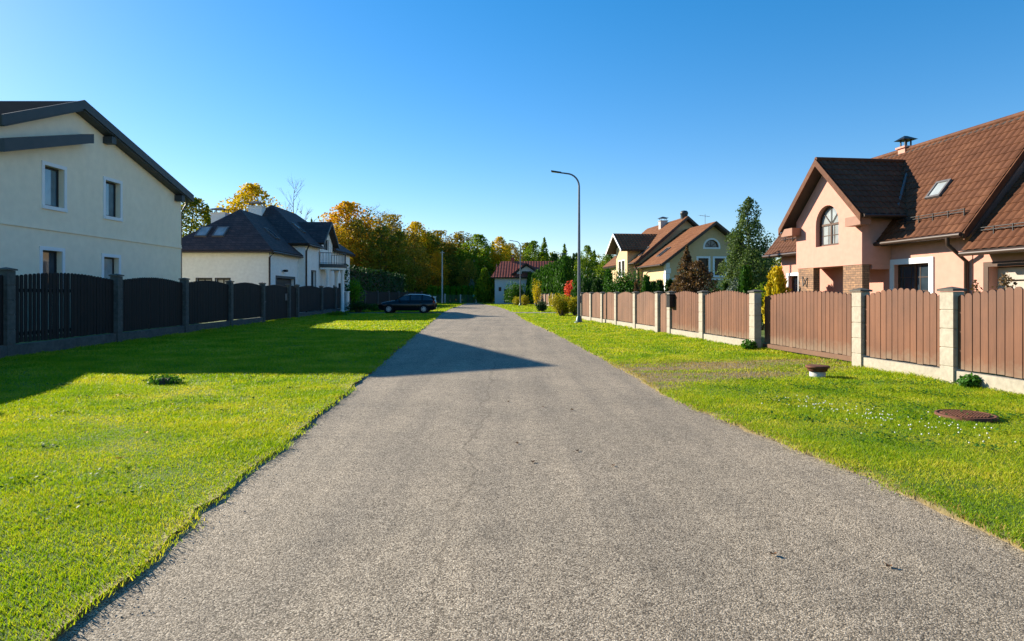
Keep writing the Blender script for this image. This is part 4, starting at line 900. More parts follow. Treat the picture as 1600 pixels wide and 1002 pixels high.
# ------------------------------------------------------------ street lamps and poles
def lamp(name, loc, h, label, group=None):
    e = empty(name, loc, 0, label, 'street lamp', group)
    p = MB(); pts = [(0, 0, 0), (0, 0, h * .3), (0, 0, h - .75)]; rad = [.085, .075, .05]
    for k in range(1, 7): a = k / 6 * R(78); pts.append((-.62 * (1 - math.cos(a)), 0, h - .75 + .62 * math.sin(a))); rad.append(.045 - .001 * k)
    pts.append((-.95, 0, pts[-1][2] + .06)); rad.append(.035)
    p.tube(pts, rad, 12); p.build('pole', M['galv'], e)
    b = MB(); b.lathe([(.26, 0), (.26, .05), (.16, .09), (.13, .28), (.1, .34), (.085, .36)], (0, 0, 0), 16)
    for k in range(4): a = k * math.pi / 2 + .6; b.lathe([(.0, .1), (.025, .1), (.025, .06)], (.2 * math.cos(a), .2 * math.sin(a), 0), 6)
    b.build('base', M['lamp_green'], e)
    z = pts[-1][2]; d = MB(); d.box((.085 - .012, -.05, 1.0), (.1, .05, 1.35)); d.build('access_door', M['galv'], e)
    hd = MB(); v = [(-.88, -.05, z - .03), (-.88, .05, z - .03), (-1.35, .13, z + .04), (-1.35, -.13, z + .04), (-.88, -.04, z + .04), (-.88, .04, z + .04), (-1.38, .11, z + .1), (-1.38, -.11, z + .1)]
    hd.add(v, [(0, 1, 2, 3), (7, 6, 5, 4), (0, 4, 5, 1), (1, 5, 6, 2), (2, 6, 7, 3), (3, 7, 4, 0)]); ho = hd.build('lamp_head', M['black'], e)
    gl = MB(); gl.add([(-1.0, -.05, z - .024), (-1.0, .05, z - .024), (-1.3, .09, z + .02), (-1.3, -.09, z + .02)], [(0, 1, 2, 3)]); gl.build('lens', M['headlamp'], ho)
    return e
lamp('street_lamp', (3.3, 31.5, .02), 7.5, 'tall grey street lamp with curved arm on the right verge before the fence')
lamp('street_lamp', (1.03, 79, .02), 8.1, 'distant street lamp standing in front of the red roofed house')
p = MB(); p.tube([(0, 0, 0), (0, 0, 8.2)], [.13, .08], 10); p.box((-.35, -.05, 7.9), (.35, .05, 7.98)); e = p.build('utility_pole', M['concrete']); e.location = (-10.9, 100, 0); tag(e, 'thin pale pole standing before the far clipped hedge', 'pole')
p = MB(); p.tube([(0, 0, 0), (0, 0, 8.6)], [.12, .08], 10); p.box((-.95, -.05, 8.3), (.95, .05, 8.42)); e = p.build('utility_pole', M['galv']); e.location = (8.6, 110, 0); tag(e, 'pole with a crossbar rising behind the tall thuja row', 'pole')
b = MB(); b.box((-.35, -.25, 0), (.35, .25, 1.05), bev=.01); b.box((-.4, -.3, 1.05), (.4, .3, 1.12)); b.box((-.3, -.27, .15), (.3, -.25, .95)); e = b.build('utility_cabinet', M['trim']); e.location = (-11.9, 97, 0); tag(e, 'white utility cabinet on the grass behind the parked car', 'cabinet')

# ------------------------------------------------------------ manhole cover, stub, stump, weeds, flowers, leaves
mh = empty('manhole_cover', (5.22, 7.36, .045), 0, 'round rusty iron manhole cover in the right lawn', 'manhole cover')
b = MB(); b.lathe([(0, .025), (.31, .025), (.315, .02), (.315, -.02)], n=40)
for i in range(-6, 7):
    for j in range(-6, 7):
        x, y = i * .045, j * .045
        if x * x + y * y < .27 ** 2: b.box((x - .014, y - .014, .02), (x + .014, y + .014, .033))
b.build('lid', M['rust'], mh)
b = MB(); b.lathe([(.318, -.03), (.318, .03), (.36, .03), (.37, -.03)], n=40); b.build('frame_ring', M['rust'], mh); mh.scale = (.84, .84, 1)
st = empty('manhole_stub', (5.25, 11.0, 0), 0, 'raised rusty manhole on a white concrete ring near the sliding gate', 'manhole')
b = MB(); b.lathe([(.2, 0), (.2, .13), (0, .13)], n=28); b.build('concrete_ring', M['concrete'], st)
b = MB(); b.lathe([(.2, .131), (.24, .14), (.25, .17), (.27, .2), (.3, .2), (.3, .235), (.27, .24), (0, .235)], n=32); b.build('lid', M['rust'], st); st.scale = (.64, .64, .95)
def leafcloud(n, cen, rad, size, m, name, parent=None, flat=.0, seed=0, shell=.5):
    r = np.random.default_rng(seed); d = r.normal(size=(n, 3)); d /= np.linalg.norm(d, axis=1)[:, None]
    rr = (shell + (1 - shell) * r.uniform(0, 1, n)) ; P = np.array(cen) + d * rr[:, None] * np.array(rad)
    P[:, 2] = np.maximum(P[:, 2], .02); return quads(P, size, m, name, parent, r)
def quads(P, size, m, name, parent, r, normal=None, aspect=.6):
    n = len(P); a = r.normal(size=(n, 3)); a /= np.linalg.norm(a, axis=1)[:, None]
    if normal is not None: a = normal + .8 * a; a /= np.linalg.norm(a, axis=1)[:, None]
    t = r.normal(size=(n, 3)); u = np.cross(a, t); u /= np.linalg.norm(u, axis=1)[:, None]; v = np.cross(a, u)
    s = (size * r.uniform(.6, 1.4, n))[:, None]
    V = np.stack([P + u * s * .5, P + v * s * .5 * aspect, P - u * s * .5, P - v * s * .5 * aspect], 1).reshape(-1, 3)
    F = np.arange(4 * n).reshape(n, 4); return npmesh(name, V, F, m, parent)
sp = empty('tree_stump', (-5.5, 10.15, .03), 0, 'weathered low tree stump with weeds in the left lawn', 'stump')
b = MB(); b.lathe([(.15, 0), (.12, .04), (.11, .08), (.09, .09), (0, .075)], n=11); b.build('wood', M['bark'], sp)
leafcloud(420, (0, 0, .05), (.3, .22, .1), .05, M['weed'], 'weeds', sp, seed=3)
for i, (x, y, s, lb) in enumerate([(6.98, 9.75, .16, 'leafy green weed at the foot of the cream post nearest the camera'), (6.05, 16.35, .2, 'green weed growing at the post left of the sliding gate'), (-12.2, 22.0, .18, 'small weed in the shaded grass below the black fence')]):
    wd = leafcloud(320, (0, 0, s * .6), (s, s, s * .7), .075, M['weed'], 'weed', seed=20 + i); wd.location = (x, y, .03); tag(wd, lb, 'weed', 'weeds along the fences')
# clover flowers
r = np.random.default_rng(4); fb = MB()
for k in range(120):
    t = r.uniform(); x = 3.75 + .75 * t + r.normal() * .3; y = 8.5 - 2.3 * t + r.normal() * .35; s = r.uniform(.006, .01); z = r.uniform(.055, .085)
    fb.lathe([(0, -s), (s * .8, -s * .4), (s, 0), (s * .8, s * .5), (0, s)], (x, y, z), 6)
tag(fb.build('clover_flowers', M['white_flower']), 'scattered white clover flowers in the right lawn', 'flowers', kind='stuff')
wl_ = []
for k in range(120):
    x, y = r.uniform(3.0, 7), r.uniform(5.5, 10.5); wl_.append((x, y))
P = np.concatenate([np.stack([x + r.normal(0, .09, 26), y + r.normal(0, .09, 26), r.uniform(.05, .09, 26)], 1) for x, y in wl_])
nrm = np.tile(np.array([[0, 0, 1.5]]), (len(P), 1)); tag(quads(P, .028, M['weed'], 'clover', None, r, nrm, .9), 'patches of dark clover leaves in the right lawn', 'clover', kind='stuff')
P = []
for k in range(70):
    x, y = r.uniform(-8, -2.6), r.uniform(3.2, 11)
    if x > road_left(y) - .25: continue
    P.append(np.stack([x + r.normal(0, .08, 22), y + r.normal(0, .08, 22), r.uniform(.045, .075, 22)], 1))
P = np.concatenate(P); nrm = np.tile(np.array([[0, 0, 1.5]]), (len(P), 1)); tag(quads(P, .026, M['weed'], 'clover', None, r, nrm, .9), 'small clover patches in the left lawn', 'clover', kind='stuff')
n_ = 3500; yy = r.uniform(0, 1, n_) ** 1.6 * 26 + 2.5; sd = r.integers(0, 2, n_); off = np.abs(r.normal(0, .16, n_)) - .02
xx = np.where(sd == 0, np.array([road_left(q) for q in yy]) + off, np.array([road_right(q) for q in yy]) - off); zz = r.uniform(.003, .008, n_)
P = np.stack([xx, yy, zz], 1); tag(quads(P, .011, M['gravel'], 'grit', None, r, np.tile(np.array([[0, 0, 1.]]), (n_, 1)), .8), 'loose grit along the edges of the asphalt', 'gravel', kind='stuff')
def leaf_thing(x, y, z, c, lb, grp, s=.05):
    q = MB(); n = 5; rz = random.uniform(0, 6.28)
    vs = [(0, 0, .004)]
    for k in range(10): a = 2 * math.pi * k / 10; rr = s * (1 if k % 2 else .55); vs.append((rr * math.cos(a), rr * .75 * math.sin(a), .004 + random.uniform(0, .018)))
    q.add(vs, [(0, 1 + k, 1 + (k + 1) % 10) for k in range(10)]); o_ = q.build('fallen_leaf', c); o_.location = (x, y, z); o_.rotation_euler = (0, 0, rz); tag(o_, lb, 'leaf', grp)
for x, y in ((1.45, 3.55), (.05, 6.2), (.18, 5.5), (.6, 5.9), (.85, 5.4), (.4, 8.2), (.75, 8.0), (-.05, 8.6), (2.0, 3.4)):
    leaf_thing(x, y, 0.002, M['drygrass'], 'small brown dry leaf lying on the grey asphalt', 'dry leaves on the road', .026)
M['yleaf'] = mat('yellow_leaf', (.7, .45, .03), (.6, .3, .03), 8, .8)
for x, y in ((-3.25, 5.3), (-4.2, 7.9), (-3.6, 6.3), (-5.3, 8.6)): leaf_thing(x, y, .085, M['yleaf'], 'bright yellow fallen leaf on the left lawn', 'yellow leaves on the left lawn', .04)

# ------------------------------------------------------------ parked estate car
def car():
    C_ = empty('parked_car', (-8.0, 49.2, .02), R(2), 'black estate car parked across the drive before the dark hedge', 'car')
    # x: nose at -2.25 -> tail at 2.25
    st_ = [(-2.25, .42, .62, .62, .55), (-2.2, .3, .7, .70, .68), (-1.95, .22, .8, .82, .78), (-1.4, .2, .9, .92, .84), (-.95, .2, .96, .98, .87), (-.2, .2, .95, .99, .88), (.8, .2, .96, 1.0, .88), (1.6, .2, .98, 1.02, .86), (2.05, .24, .98, 1.02, .8), (2.22, .32, .95, .98, .72), (2.25, .45, .8, .8, .66)]
    b = MB(); rings = []
    for x, z0, zb, zt, hw in st_:
        rings.append([(x, -hw * .92, z0), (x, -hw, z0 + .15), (x, -hw, (z0 + zb) / 2 + .1), (x, -hw * .95, zb), (x, -hw * .8, zt), (x, 0, zt + .03), (x, hw * .8, zt), (x, hw * .95, zb), (x, hw, (z0 + zb) / 2 + .1), (x, hw, z0 + .15), (x, hw * .92, z0)])
    n = 11; vs = sum(rings, []); fs = []
    for i in range(len(rings) - 1):
        for k in range(n): fs.append((i * n + k, i * n + (k + 1) % n, (i + 1) * n + (k + 1) % n, (i + 1) * n + k))
    fs += [tuple(range(n)), tuple(range((len(rings) - 1) * n, len(rings) * n))[::-1]]
    b.add(vs, fs, 0, True)
    # roof shell and pillars
    gh = [(-.95, .97, .7), (-.25, 1.37, .6), (.3, 1.46, .58), (1.2, 1.44, .57), (1.8, 1.33, .55), (2.15, .98, .66)]
    v = []
    for x, z, hw in gh: v += [(x, -hw, z), (x, -hw * .7, z + .03), (x, hw * .7, z + .03), (x, hw, z)]
    f = []
    for i in range(len(gh) - 1):
        for k in range(3): f.append((4 * i + k, 4 * i + k + 1, 4 * i + 5 + k, 4 * i + 4 + k))
    b.add(v, f, 0, True); b.build('body', M['carpaint'], C_)
    # side glass: lower line at belt
    for s in (-1, 1):
        g_ = MB(); up = [(-.25, 1.37, .6), (.3, 1.46, .58), (1.2, 1.44, .57), (1.8, 1.33, .55)]
        top = [(-.8, s * .74, 1.04)] + [(x, s * (hw + .004), z - .03) for x, z, hw in up] + [(2.05, s * .68, 1.03)]
        bot = [(-.8, s * .76, .98), (-.25, s * .80, .985), (.3, s * .8, .99), (1.2, s * .8, 1.0), (1.8, s * .79, 1.0), (2.05, s * .7, .99)]
        g_.add(top + bot, [(i, i + 1, i + 7, i + 6) for i in range(5)]); g_.build('side_window', M['glass'], C_)
        p_ = MB()
        for x in (.22, 1.15): p_.obox((x, s * .8, .98), (.09, 0, 0), (0, s * .02, 0), (0, -s * .19, .46))
        p_.build('pillar_trim', M['carpaint'], C_)
        m_ = MB(); m_.box((-.62, s * .86, .98), (-.48, s * 1.02, 1.1), bev=.02); m_.build('mirror', M['carpaint'], C_)
        h_ = MB()
        for x in (.1, 1.0): h_.box((x, s * .885, .84), (x + .16, s * .91, .87))
        h_.build('door_handle', M['carpaint'], C_)
        hl = MB(); hl.add([(-2.21, s * .45, .62), (-2.0, s * .75, .64), (-1.9, s * .78, .76), (-2.14, s * .5, .72)], [(0, 1, 2, 3)]); hl.build('headlight', M['headlamp'], C_)
        hl = MB(); hl.obox((2.06, s * .62, .78), (.14, -s * .02, 0), (0, s * .19, 0), (-.02, 0, .2)); hl.build('tail_light', M['redlamp'], C_)
        rl_ = MB(); rl_.tube([(-.2, s * .56, 1.45), (.3, s * .55, 1.52), (1.6, s * .53, 1.47)], .018, 6); rl_.build('roof_rail', M['galv'], C_)
        for x in (-1.38, 1.33):
            w_ = MB(); w_.lathe([(.2, -.1), (.3, -.105), (.325, -.08), (.325, .08), (.3, .105), (.2, .1)], (x, s * .79, .325), 24, axis='y'); wo = w_.build('wheel', M['tyre'], C_)
            r_ = MB(); r_.lathe([(.21, 0), (.205, s * .07), (.18, s * .1), (.17, s * .04)], (x, s * .79, .325), 20, axis='y')
            for k in range(7):
                a = 2 * math.pi * k / 7; r_.obox((x + .03 * math.cos(a + 1.57), s * .79 + s * .07, .325 + .03 * math.sin(a + 1.57)), (.19 * math.cos(a), 0, .19 * math.sin(a)), (-.06 * math.cos(a + 1.57), 0, -.06 * math.sin(a + 1.57)), (0, s * .03, 0))
            r_.lathe([(.0, s * .11), (.05, s * .1), (.05, s * .05)], (x, s * .79, .325), 10, axis='y'); r_.build('rim', M['alloy'], wo)
            a_ = MB(); a_.lathe([(.36, s * .02), (.37, s * .125), (.33, s * .115), (.33, s * .02)], (x, s * .79, .325), 24, axis='y'); a_.build('wheel_arch', M['tyre'], C_)
    ws = MB(); ws.add([(-.93, -.68, 1.0), (-.93, .68, 1.0), (-.3, .57, 1.36), (-.3, -.57, 1.36)], [(0, 1, 2, 3)]); ws.v = [(x - .01, y, z + .015) for x, y, z in ws.v]; ws.build('windscreen', M['glass'], C_)
    rw = MB(); rw.add([(2.13, -.6, 1.04), (2.13, .6, 1.04), (1.85, .5, 1.32), (1.85, -.5, 1.32)], [(0, 1, 2, 3)]); rw.v = [(x + .02, y, z + .02) for x, y, z in rw.v]; rw.build('rear_window', M['glass'], C_)
    C_.scale = (.97, 1, .97)
    return C_
car()

# ------------------------------------------------------------ trees
def branchy(mb, p, d, L_, r, depth, rr, spread=.6, tips=None, up=.15):
    n = 4; pts = [p.copy()]; rad = [r]
    for k in range(n):
        d = (d + Vector((rr.normal(), rr.normal(), rr.normal())) * .12 + Vector((0, 0, up * .3))).normalized(); p = p + d * L_ / n; pts.append(p.copy()); rad.append(r * (1 - .55 * (k + 1) / n))
    mb.tube(pts, rad, 5 if r < .06 else 7, caps=False)
    if tips is not None: tips += pts[2:]
    if depth > 0:
        for k in range(rr.integers(3, 5)):
            q = pts[rr.integers(1, n + 1)]; a = rr.uniform(0, 6.28); side = Vector((math.cos(a), math.sin(a), rr.uniform(-.1, .5))) 
            branchy(mb, q, (d * .7 + side * spread).normalized(), L_ * rr.uniform(.5, .72), r * .45, depth - 1, rr, spread, tips, up)
def make_tree(name, lm, H, Wd, seed, n=5000, leaf=.3, zb=.2, shape='oval', barkm=None, bare=0., clumps=60):
    """crown envelope: zb..1 of H, half-width Wd/2; shape oval|cone|column|spread"""
    rr = np.random.default_rng(seed); root = empty(name)
    tr = MB(); pts = [Vector((0, 0, -.1))]; 
    x = y = 0
    for k in range(1, 7): x += rr.normal() * .012 * H; y += rr.normal() * .012 * H; pts.append(Vector((x, y, H * .93 * k / 6)))
    r0 = H * .017 + .03; tr.tube(pts, [r0 * (1.25 if k == 0 else 1) * (1 - k / 6.6) for k in range(7)], 8)
    def env(t):      # t 0..1 crown height → radius fraction
        if shape == 'cone': return (1 - t) ** .85 * min(1, .35 + t * 5) 
        if shape == 'flame': return (1 - t) ** .6 * min(1, .55 + t * 3) * (1 + .12 * math.sin(t * 23))
        if shape == 'column': return min(1, (1 - t) * 3.2) ** .6 * min(1, .75 + t * 2)
        if shape == 'spread': return math.sin(math.pi * min(1, max(0, t * .8 + .15))) ** .7
        return math.sin(math.pi * (t * .9 + .07)) ** .75
    C = []; 
    for k in range(clumps):
        t = rr.uniform(0, 1) ** .9; a = rr.uniform(0, 6.28); q = env(t) * Wd / 2 * (.35 + .6 * rr.uniform() ** .6); z = H * (zb + (1 - zb) * t * .97)
        px = np.interp(z, [p.z for p in pts], [p.x for p in pts]); py = np.interp(z, [p.z for p in pts], [p.y for p in pts])
        c = Vector((px + q * math.cos(a), py + q * math.sin(a), z)); C.append((c, env(t)))
        if k % 2 == 0 or bare:
            zs = max(H * .12, z - q * .9); s0 = Vector((np.interp(zs, [p.z for p in pts], [p.x for p in pts]), np.interp(zs, [p.z for p in pts], [p.y for p in pts]), zs))
            mid = (s0 + c) / 2 + Vector((0, 0, -.04 * q)); rb = r0 * .33 * (1 - .6 * t)
            tr.tube([s0, mid, c], [rb, rb * .65, rb * .25], 5, caps=False)
            if bare:
                for _ in range(3): branchy(tr, (mid if rr.uniform() < .5 else c).copy(), (c - s0).normalized(), H * .07, rb * .4, 1, rr, .7)
    tr.build('trunk', barkm or M['bark'], root)
    P = []; per = max(1, int(n * .5 / clumps)); tx = [p.z for p in pts]
    for c, e in C:
        R_ = Wd * .5 * (.2 + .2 * rr.uniform()) * max(.3, e) * (1.0 if shape != 'column' else .8); k = int(per * rr.uniform(.5, 1.5) * (max(.3, e) ** 1.2) * 1.4)
        d = rr.normal(size=(k, 3)); d /= np.linalg.norm(d, axis=1)[:, None]; q = rr.uniform(0, 1, k) ** .45 * rr.uniform(.7, 1.35, k)
        vs = .75 if shape == 'cone' else .9
        P.append(np.array(c) + d * (q * R_)[:, None] * np.array([1, 1, vs]))
    # leaves filling the envelope between the clumps, thinned by a lumpy pattern
    k = int(n * 2.2); t = rr.uniform(0, 1, k); t = t ** 1.15; a = rr.uniform(0, 6.28, k); z = H * (zb + (1 - zb) * t)
    ev = np.array([env(x) for x in np.linspace(0, 1, 41)]); e = np.interp(t, np.linspace(0, 1, 41), ev)
    lob = 1 + .16 * np.sin(3 * a + seed + 5 * t) + .12 * np.sin(5 * a - 9 * t + seed) + .1 * np.sin(2 * a + 21 * t)
    q = e * Wd / 2 * lob * rr.uniform(0, 1, k) ** .55 * rr.uniform(.85, 1.12, k)
    x = np.interp(z, tx, [p.x for p in pts]) + q * np.cos(a); y = np.interp(z, tx, [p.y for p in pts]) + q * np.sin(a)
    f = 9. / Wd; dn = vnoise(x + 7, y + z * .8, 1.5 * f, seed) + vnoise(z * 1.1 + x * .5, y - x * .4, 1.7 * f, seed + 1)
    keep = rr.uniform(0, 1, k) < np.clip(.6 + 1.1 * dn, .08, 1) * np.clip(.25 + e, 0, 1)
    if not bare: P.append(np.stack([x, y, z], 1)[keep])
    else: P.append(np.stack([x, y, z], 1)[keep][:int(n * .4)])
    P = np.concatenate(P); P = P[P[:, 2] > .05]
    quads(P, leaf, lm, 'crown', root, rr)
    return root
def dense_conifer(name, lm, H, Wd, seed, n=4000, leaf=.12, flame=1.6, base=.05, ragged=.12, power=.75):
    rr = np.random.default_rng(seed); root = empty(name); tr = MB(); tr.tube([(0, 0, -.05), (0, 0, H * .5), (0, 0, H * .94)], [H * .02 + .02, H * .014, .01], 7); 
    for k in range(14): z = H * (.1 + .8 * k / 14); a = k * 2.4; q = Wd * .4 * (1 - z / H); tr.tube([(0, 0, z - q * .4), (q * math.cos(a), q * math.sin(a), z + q * .2)], [.015, .006], 4, caps=False)
    tr.build('trunk', M['bark'], root)
    t = rr.uniform(0, 1, n); t = 1 - np.sqrt(1 - t * .985); a = rr.uniform(0, 6.28, n)
    prof = np.minimum(1, (1 - t) ** power * 1.25) * np.minimum(1, .72 + t * 2.2)
    lob = 1 + ragged * np.sin(a * 5 + seed + 3 * t) + ragged * .8 * np.sin(a * 11 + t * 17) + ragged * .6 * np.sin(t * 40 + a * 3) + rr.normal(0, ragged * .5, n)
    q = Wd / 2 * prof * lob * (1 - .3 * rr.uniform(0, 1, n) ** 2); z = H * (base + (1 - base) * t) + rr.normal(0, .02 * H, n) * .4
    P = np.stack([q * np.cos(a), q * np.sin(a), z], 1); P[:, 2] = np.maximum(P[:, 2], .02)
    nr = np.stack([np.cos(a), np.sin(a), np.full(n, .25)], 1)
    # elongated sprays pointing up and outward
    up = np.stack([np.cos(a) * .35, np.sin(a) * .35, np.ones(n)], 1) + rr.normal(0, .28, (n, 3)); up /= np.linalg.norm(up, axis=1)[:, None]
    nr = nr + rr.normal(0, .45, (n, 3)); sd = np.cross(up, nr); sd /= np.linalg.norm(sd, axis=1)[:, None]; s = (leaf * rr.uniform(.6, 1.4, n))[:, None]
    V = np.stack([P - up * s * .7, P + sd * s * .38, P + up * s * .9, P - sd * s * .38], 1).reshape(-1, 3)
    npmesh('crown', V, np.arange(4 * n).reshape(n, 4), lm, root); return root
def bush(name, lm, rx, ry, h, seed, n=3000, leaf=.09, lumps=16):
    rr = np.random.default_rng(seed); root = empty(name); st = MB()
    P = []
    for k in range(lumps):
        a = rr.uniform(0, 6.28); q = rr.uniform(0, .62); c = np.array([rx * q * math.cos(a), ry * q * math.sin(a), h * rr.uniform(.25, .72)]); R_ = rr.uniform(.32, .5)
        st.tube([(c[0] * .2, c[1] * .2, 0), tuple(c * np.array([.7, .7, .6])), tuple(c)], [.025, .018, .008], 5, caps=False)
        m = n // lumps; d = rr.normal(size=(m, 3)); d /= np.linalg.norm(d, axis=1)[:, None]; P.append(c + d * (rr.uniform(.4, 1, m) ** .5)[:, None] * R_ * np.array([rx, ry, h * .62]) * (1 + .15 * rr.normal(size=(m, 1))))
    st.build('stem', M['bark'], root); P = np.concatenate(P); P[:, 2] = np.abs(P[:, 2]) + .02
    quads(P, leaf, lm, 'foliage', root, rr); return root
used = set()
WIDE = {'broadleaf_tree': 1.4, 'birch_tree': 1.25}
def put(t, px, Y, label, cat, group=None, s=1., rz=None, sx=None):
    o_ = t if t.name not in used else copy_tree(t)
    used.add(t.name); used.add(o_.name)
    o_.location = ((px - 800) / 1000 * Y, Y, 0); o_.rotation_euler = (0, 0, rz if rz is not None else random.uniform(0, 6.28)); wk = (sx or 1) * WIDE.get(t.name.split('.')[0], 1); o_.scale = (s * wk, s * wk, s); tag(o_, label, cat, group)
    return o_
def hgt(py, Y): return EYE + (460 - py) / 1000 * Y
# --- forest behind
T = {}
T['orange'] = [make_tree('broadleaf_tree', L['orange'], 18, 10, 101, 5200, .42, .12, 'oval'), make_tree('broadleaf_tree', L['orange'], 18, 9, 102, 5000, .42, .15, 'spread')]
T['yellow'] = [make_tree('broadleaf_tree', L['maple_yellow'], 18, 9, 103, 5000, .42, .12, 'oval')]
T['rust'] = [make_tree('broadleaf_tree', L['rust'], 18, 9.5, 104, 4600, .4, .1, 'oval'), make_tree('broadleaf_tree', L['rust'], 18, 10, 105, 4600, .4, .12, 'spread')]
T['olive'] = [make_tree('broadleaf_tree', L['olive'], 18, 9, 106, 4800, .4, .08, 'oval'), make_tree('broadleaf_tree', L['olive'], 18, 8, 107, 4600, .4, .1, 'oval')]
T['green'] = [make_tree('broadleaf_tree', L['green'], 16, 8, 108, 5200, .38, .06, 'oval'), make_tree('birch_tree', L['green'], 16, 6, 109, 4600, .36, .06, 'cone', M['bark_pale'])]
T['thin'] = [make_tree('broadleaf_tree', L['olive'], 18, 8, 110, 1500, .34, .1, 'oval', M['bark_pale'], bare=1), make_tree('broadleaf_tree', L['rust'], 18, 8, 111, 1300, .34, .1, 'oval', M['bark_pale'], bare=1)]
T['bare'] = [make_tree('bare_tree', L['rust'], 18, 8, 112, 120, .3, .2, 'oval', M['bark_pale'], bare=1, clumps=50)]
T['spruce'] = [dense_conifer('spruce_tree', L['dark'], 15, 6, 113, 4500, .55, ragged=.18)]
H0 = {'orange': 18, 'yellow': 18, 'rust': 18, 'olive': 18, 'green': 16, 'thin': 18, 'bare': 18, 'spruce': 15}
NM = {'orange': ('orange leaved autumn tree', 'tree'), 'yellow': ('golden yellow autumn tree', 'tree'), 'rust': ('rusty brown autumn tree', 'tree'), 'olive': ('dull olive green tree', 'tree'), 'green': ('yellowish green tree', 'tree'), 'thin': ('half bare greyish tree', 'tree'), 'bare': ('leafless tree', 'tree'), 'spruce': ('dark spruce', 'tree')}
forest = [ # px, top py, Y, kind, variant, widthscale, label tail
 (296, 308, 75, 'olive', 0, .9, 'just right of the cream house eave'), (322, 318, 78, 'green', 1, .7, 'slender, between cream house and white chimney'),
 (381, 288, 88, 'yellow', 0, .85, 'rising behind the black hip roof by the chimney'), (470, 284, 96, 'bare', 0, .7, 'standing alone above the white house roof'), (486, 340, 92, 'green', 1, .5, 'short, tip showing beside the leafless tree'), (447, 320, 104, 'bare', 0, .5, 'small, left of the tall leafless tree'),
 (538, 316, 112, 'orange', 0, 1.0, 'brightest, right beside the white house gable'), (520, 352, 104, 'orange', 1, .8, 'lower, directly behind the balcony'), (560, 345, 108, 'rust', 0, .8, 'lower, right of the bright orange tree'),
 (578, 322, 118, 'thin', 0, 1.0, 'tallest of the grey ones above the tall hedge'), (600, 330, 114, 'thin', 1, .9, 'behind the car bonnet side of the hedge'), (592, 352, 106, 'olive', 1, .9, 'just behind the tall clipped hedge'),
 (622, 336, 122, 'rust', 1, 1., 'with brown top left of the golden tree'), (628, 362, 108, 'olive', 0, .8, 'low, behind the hedge end'), (655, 346, 124, 'yellow', 0, .8, 'golden top in the middle of the wood'), (648, 378, 112, 'rust', 0, .8, 'low, behind the parked car'),
 (676, 362, 126, 'olive', 1, .9, 'between golden and brown crowns'), (692, 360, 130, 'rust', 1, .9, 'above the thin pale pole'), (716, 362, 132, 'rust', 0, 1.0, 'broad brown crown above the road end'), (684, 392, 116, 'orange', 0, .6, 'low, beside the thin pale pole'), (706, 398, 118, 'olive', 0, .8, 'low, behind the far clipped hedge'),
 (748, 367, 126, 'green', 0, .95, 'bushy one above the road end'), (741, 390, 118, 'green', 1, .9, 'conical, behind the wire fence'), (730, 405, 116, 'rust', 1, .6, 'small, over the wire fence'), (768, 376, 130, 'green', 1, 1.0, 'conical, left of the red roof'), (786, 370, 128, 'yellow', 0, .6, 'narrow, above the red roof edge'), (800, 380, 132, 'rust', 0, .8, 'directly behind the red roof ridge'),
 (792, 374, 150, 'spruce', 0, .6, 'pointed tip above the red roof'), (822, 380, 136, 'olive', 0, .9, 'behind the second street lamp'), (838, 376, 120, 'green', 0, .7, 'behind the right end of the red roof'), (850, 370, 118, 'green', 1, .9, 'tall, behind the thuja row'), (866, 388, 128, 'spruce', 0, .9, 'behind the crossbar pole'),
 (884, 380, 118, 'green', 1, .9, 'right of the crossbar pole'), (900, 388, 112, 'spruce', 0, .9, 'left of the near lamp pole'), (916, 384, 108, 'green', 0, .6, 'right beside the near lamp pole'), (930, 390, 112, 'green', 1, .9, 'left of the yellow house roof'), (946, 396, 104, 'green', 0, .7, 'round, touching the yellow house roof'), (962, 412, 100, 'olive', 0, .6, 'low, behind the yellow house bay'),
 (665, 380, 128, 'thin', 0, .8, 'in the shade of the golden tree'), (612, 380, 112, 'thin', 1, .7, 'pale stems above the tall hedge'), (550, 372, 116, 'thin', 0, .7, 'pale stems between the orange crowns'), (505, 370, 110, 'olive', 1, .8, 'behind the white house cross gable')]
for (px, py, Y, kd, v, ws, tail) in forest:
    t = T[kd][v]; s = hgt(py, Y) / H0[kd]
    put(t, px, Y, f'{NM[kd][0]} {tail}', 'tree', 'trees of the wood behind the houses', s, sx=ws)
# far wood and undergrowth read as one mass
rr = np.random.default_rng(55)
def mass(name, label, cat, lm, n, xr_, yr_, hf, leaf):
    x = rr.uniform(*xr_, n); y = rr.uniform(*yr_, n); top = np.array([hf(q, w2) for q, w2 in zip(x, y)]) * (1 + .16 * vnoise(x, y, .5, 61) + .08 * vnoise(x, y, 1.4, 62)); z = top * rr.uniform(0.01, 1, n) ** .75
    o_ = quads(np.stack([x, y, z], 1), leaf, lm, name, None, rr); tag(o_, label, cat, kind='stuff')
mass('far_wood', 'dense dark wood filling the horizon behind the single trees', 'wood', L['olive'], 52000, (-75, 70), (138, 156), lambda x, y: float(np.interp(x, [-75, -40, -29, -12, 0, 30, 70], [15, 17, 16, 12.5, 10, 9.5, 9])), .62)
mass('far_wood', 'rusty and golden crowns of the dense wood on the horizon', 'wood', L['rust'], 30000, (-50, -2), (128, 140), lambda x, y: float(np.interp(x, [-50, -40, -29, -12, 0], [14, 15, 14, 11, 8.5])), .55)
mass('undergrowth', 'dark undergrowth at the foot of the wood', 'undergrowth', L['dark'], 26000, (-38, -4), (117, 127), lambda x, y: 5.5, .4)
mass('undergrowth', 'dark shrubs closing the gardens behind the right houses', 'undergrowth', L['dark'], 16000, (0, 45), (98, 112), lambda x, y: 5., .4)

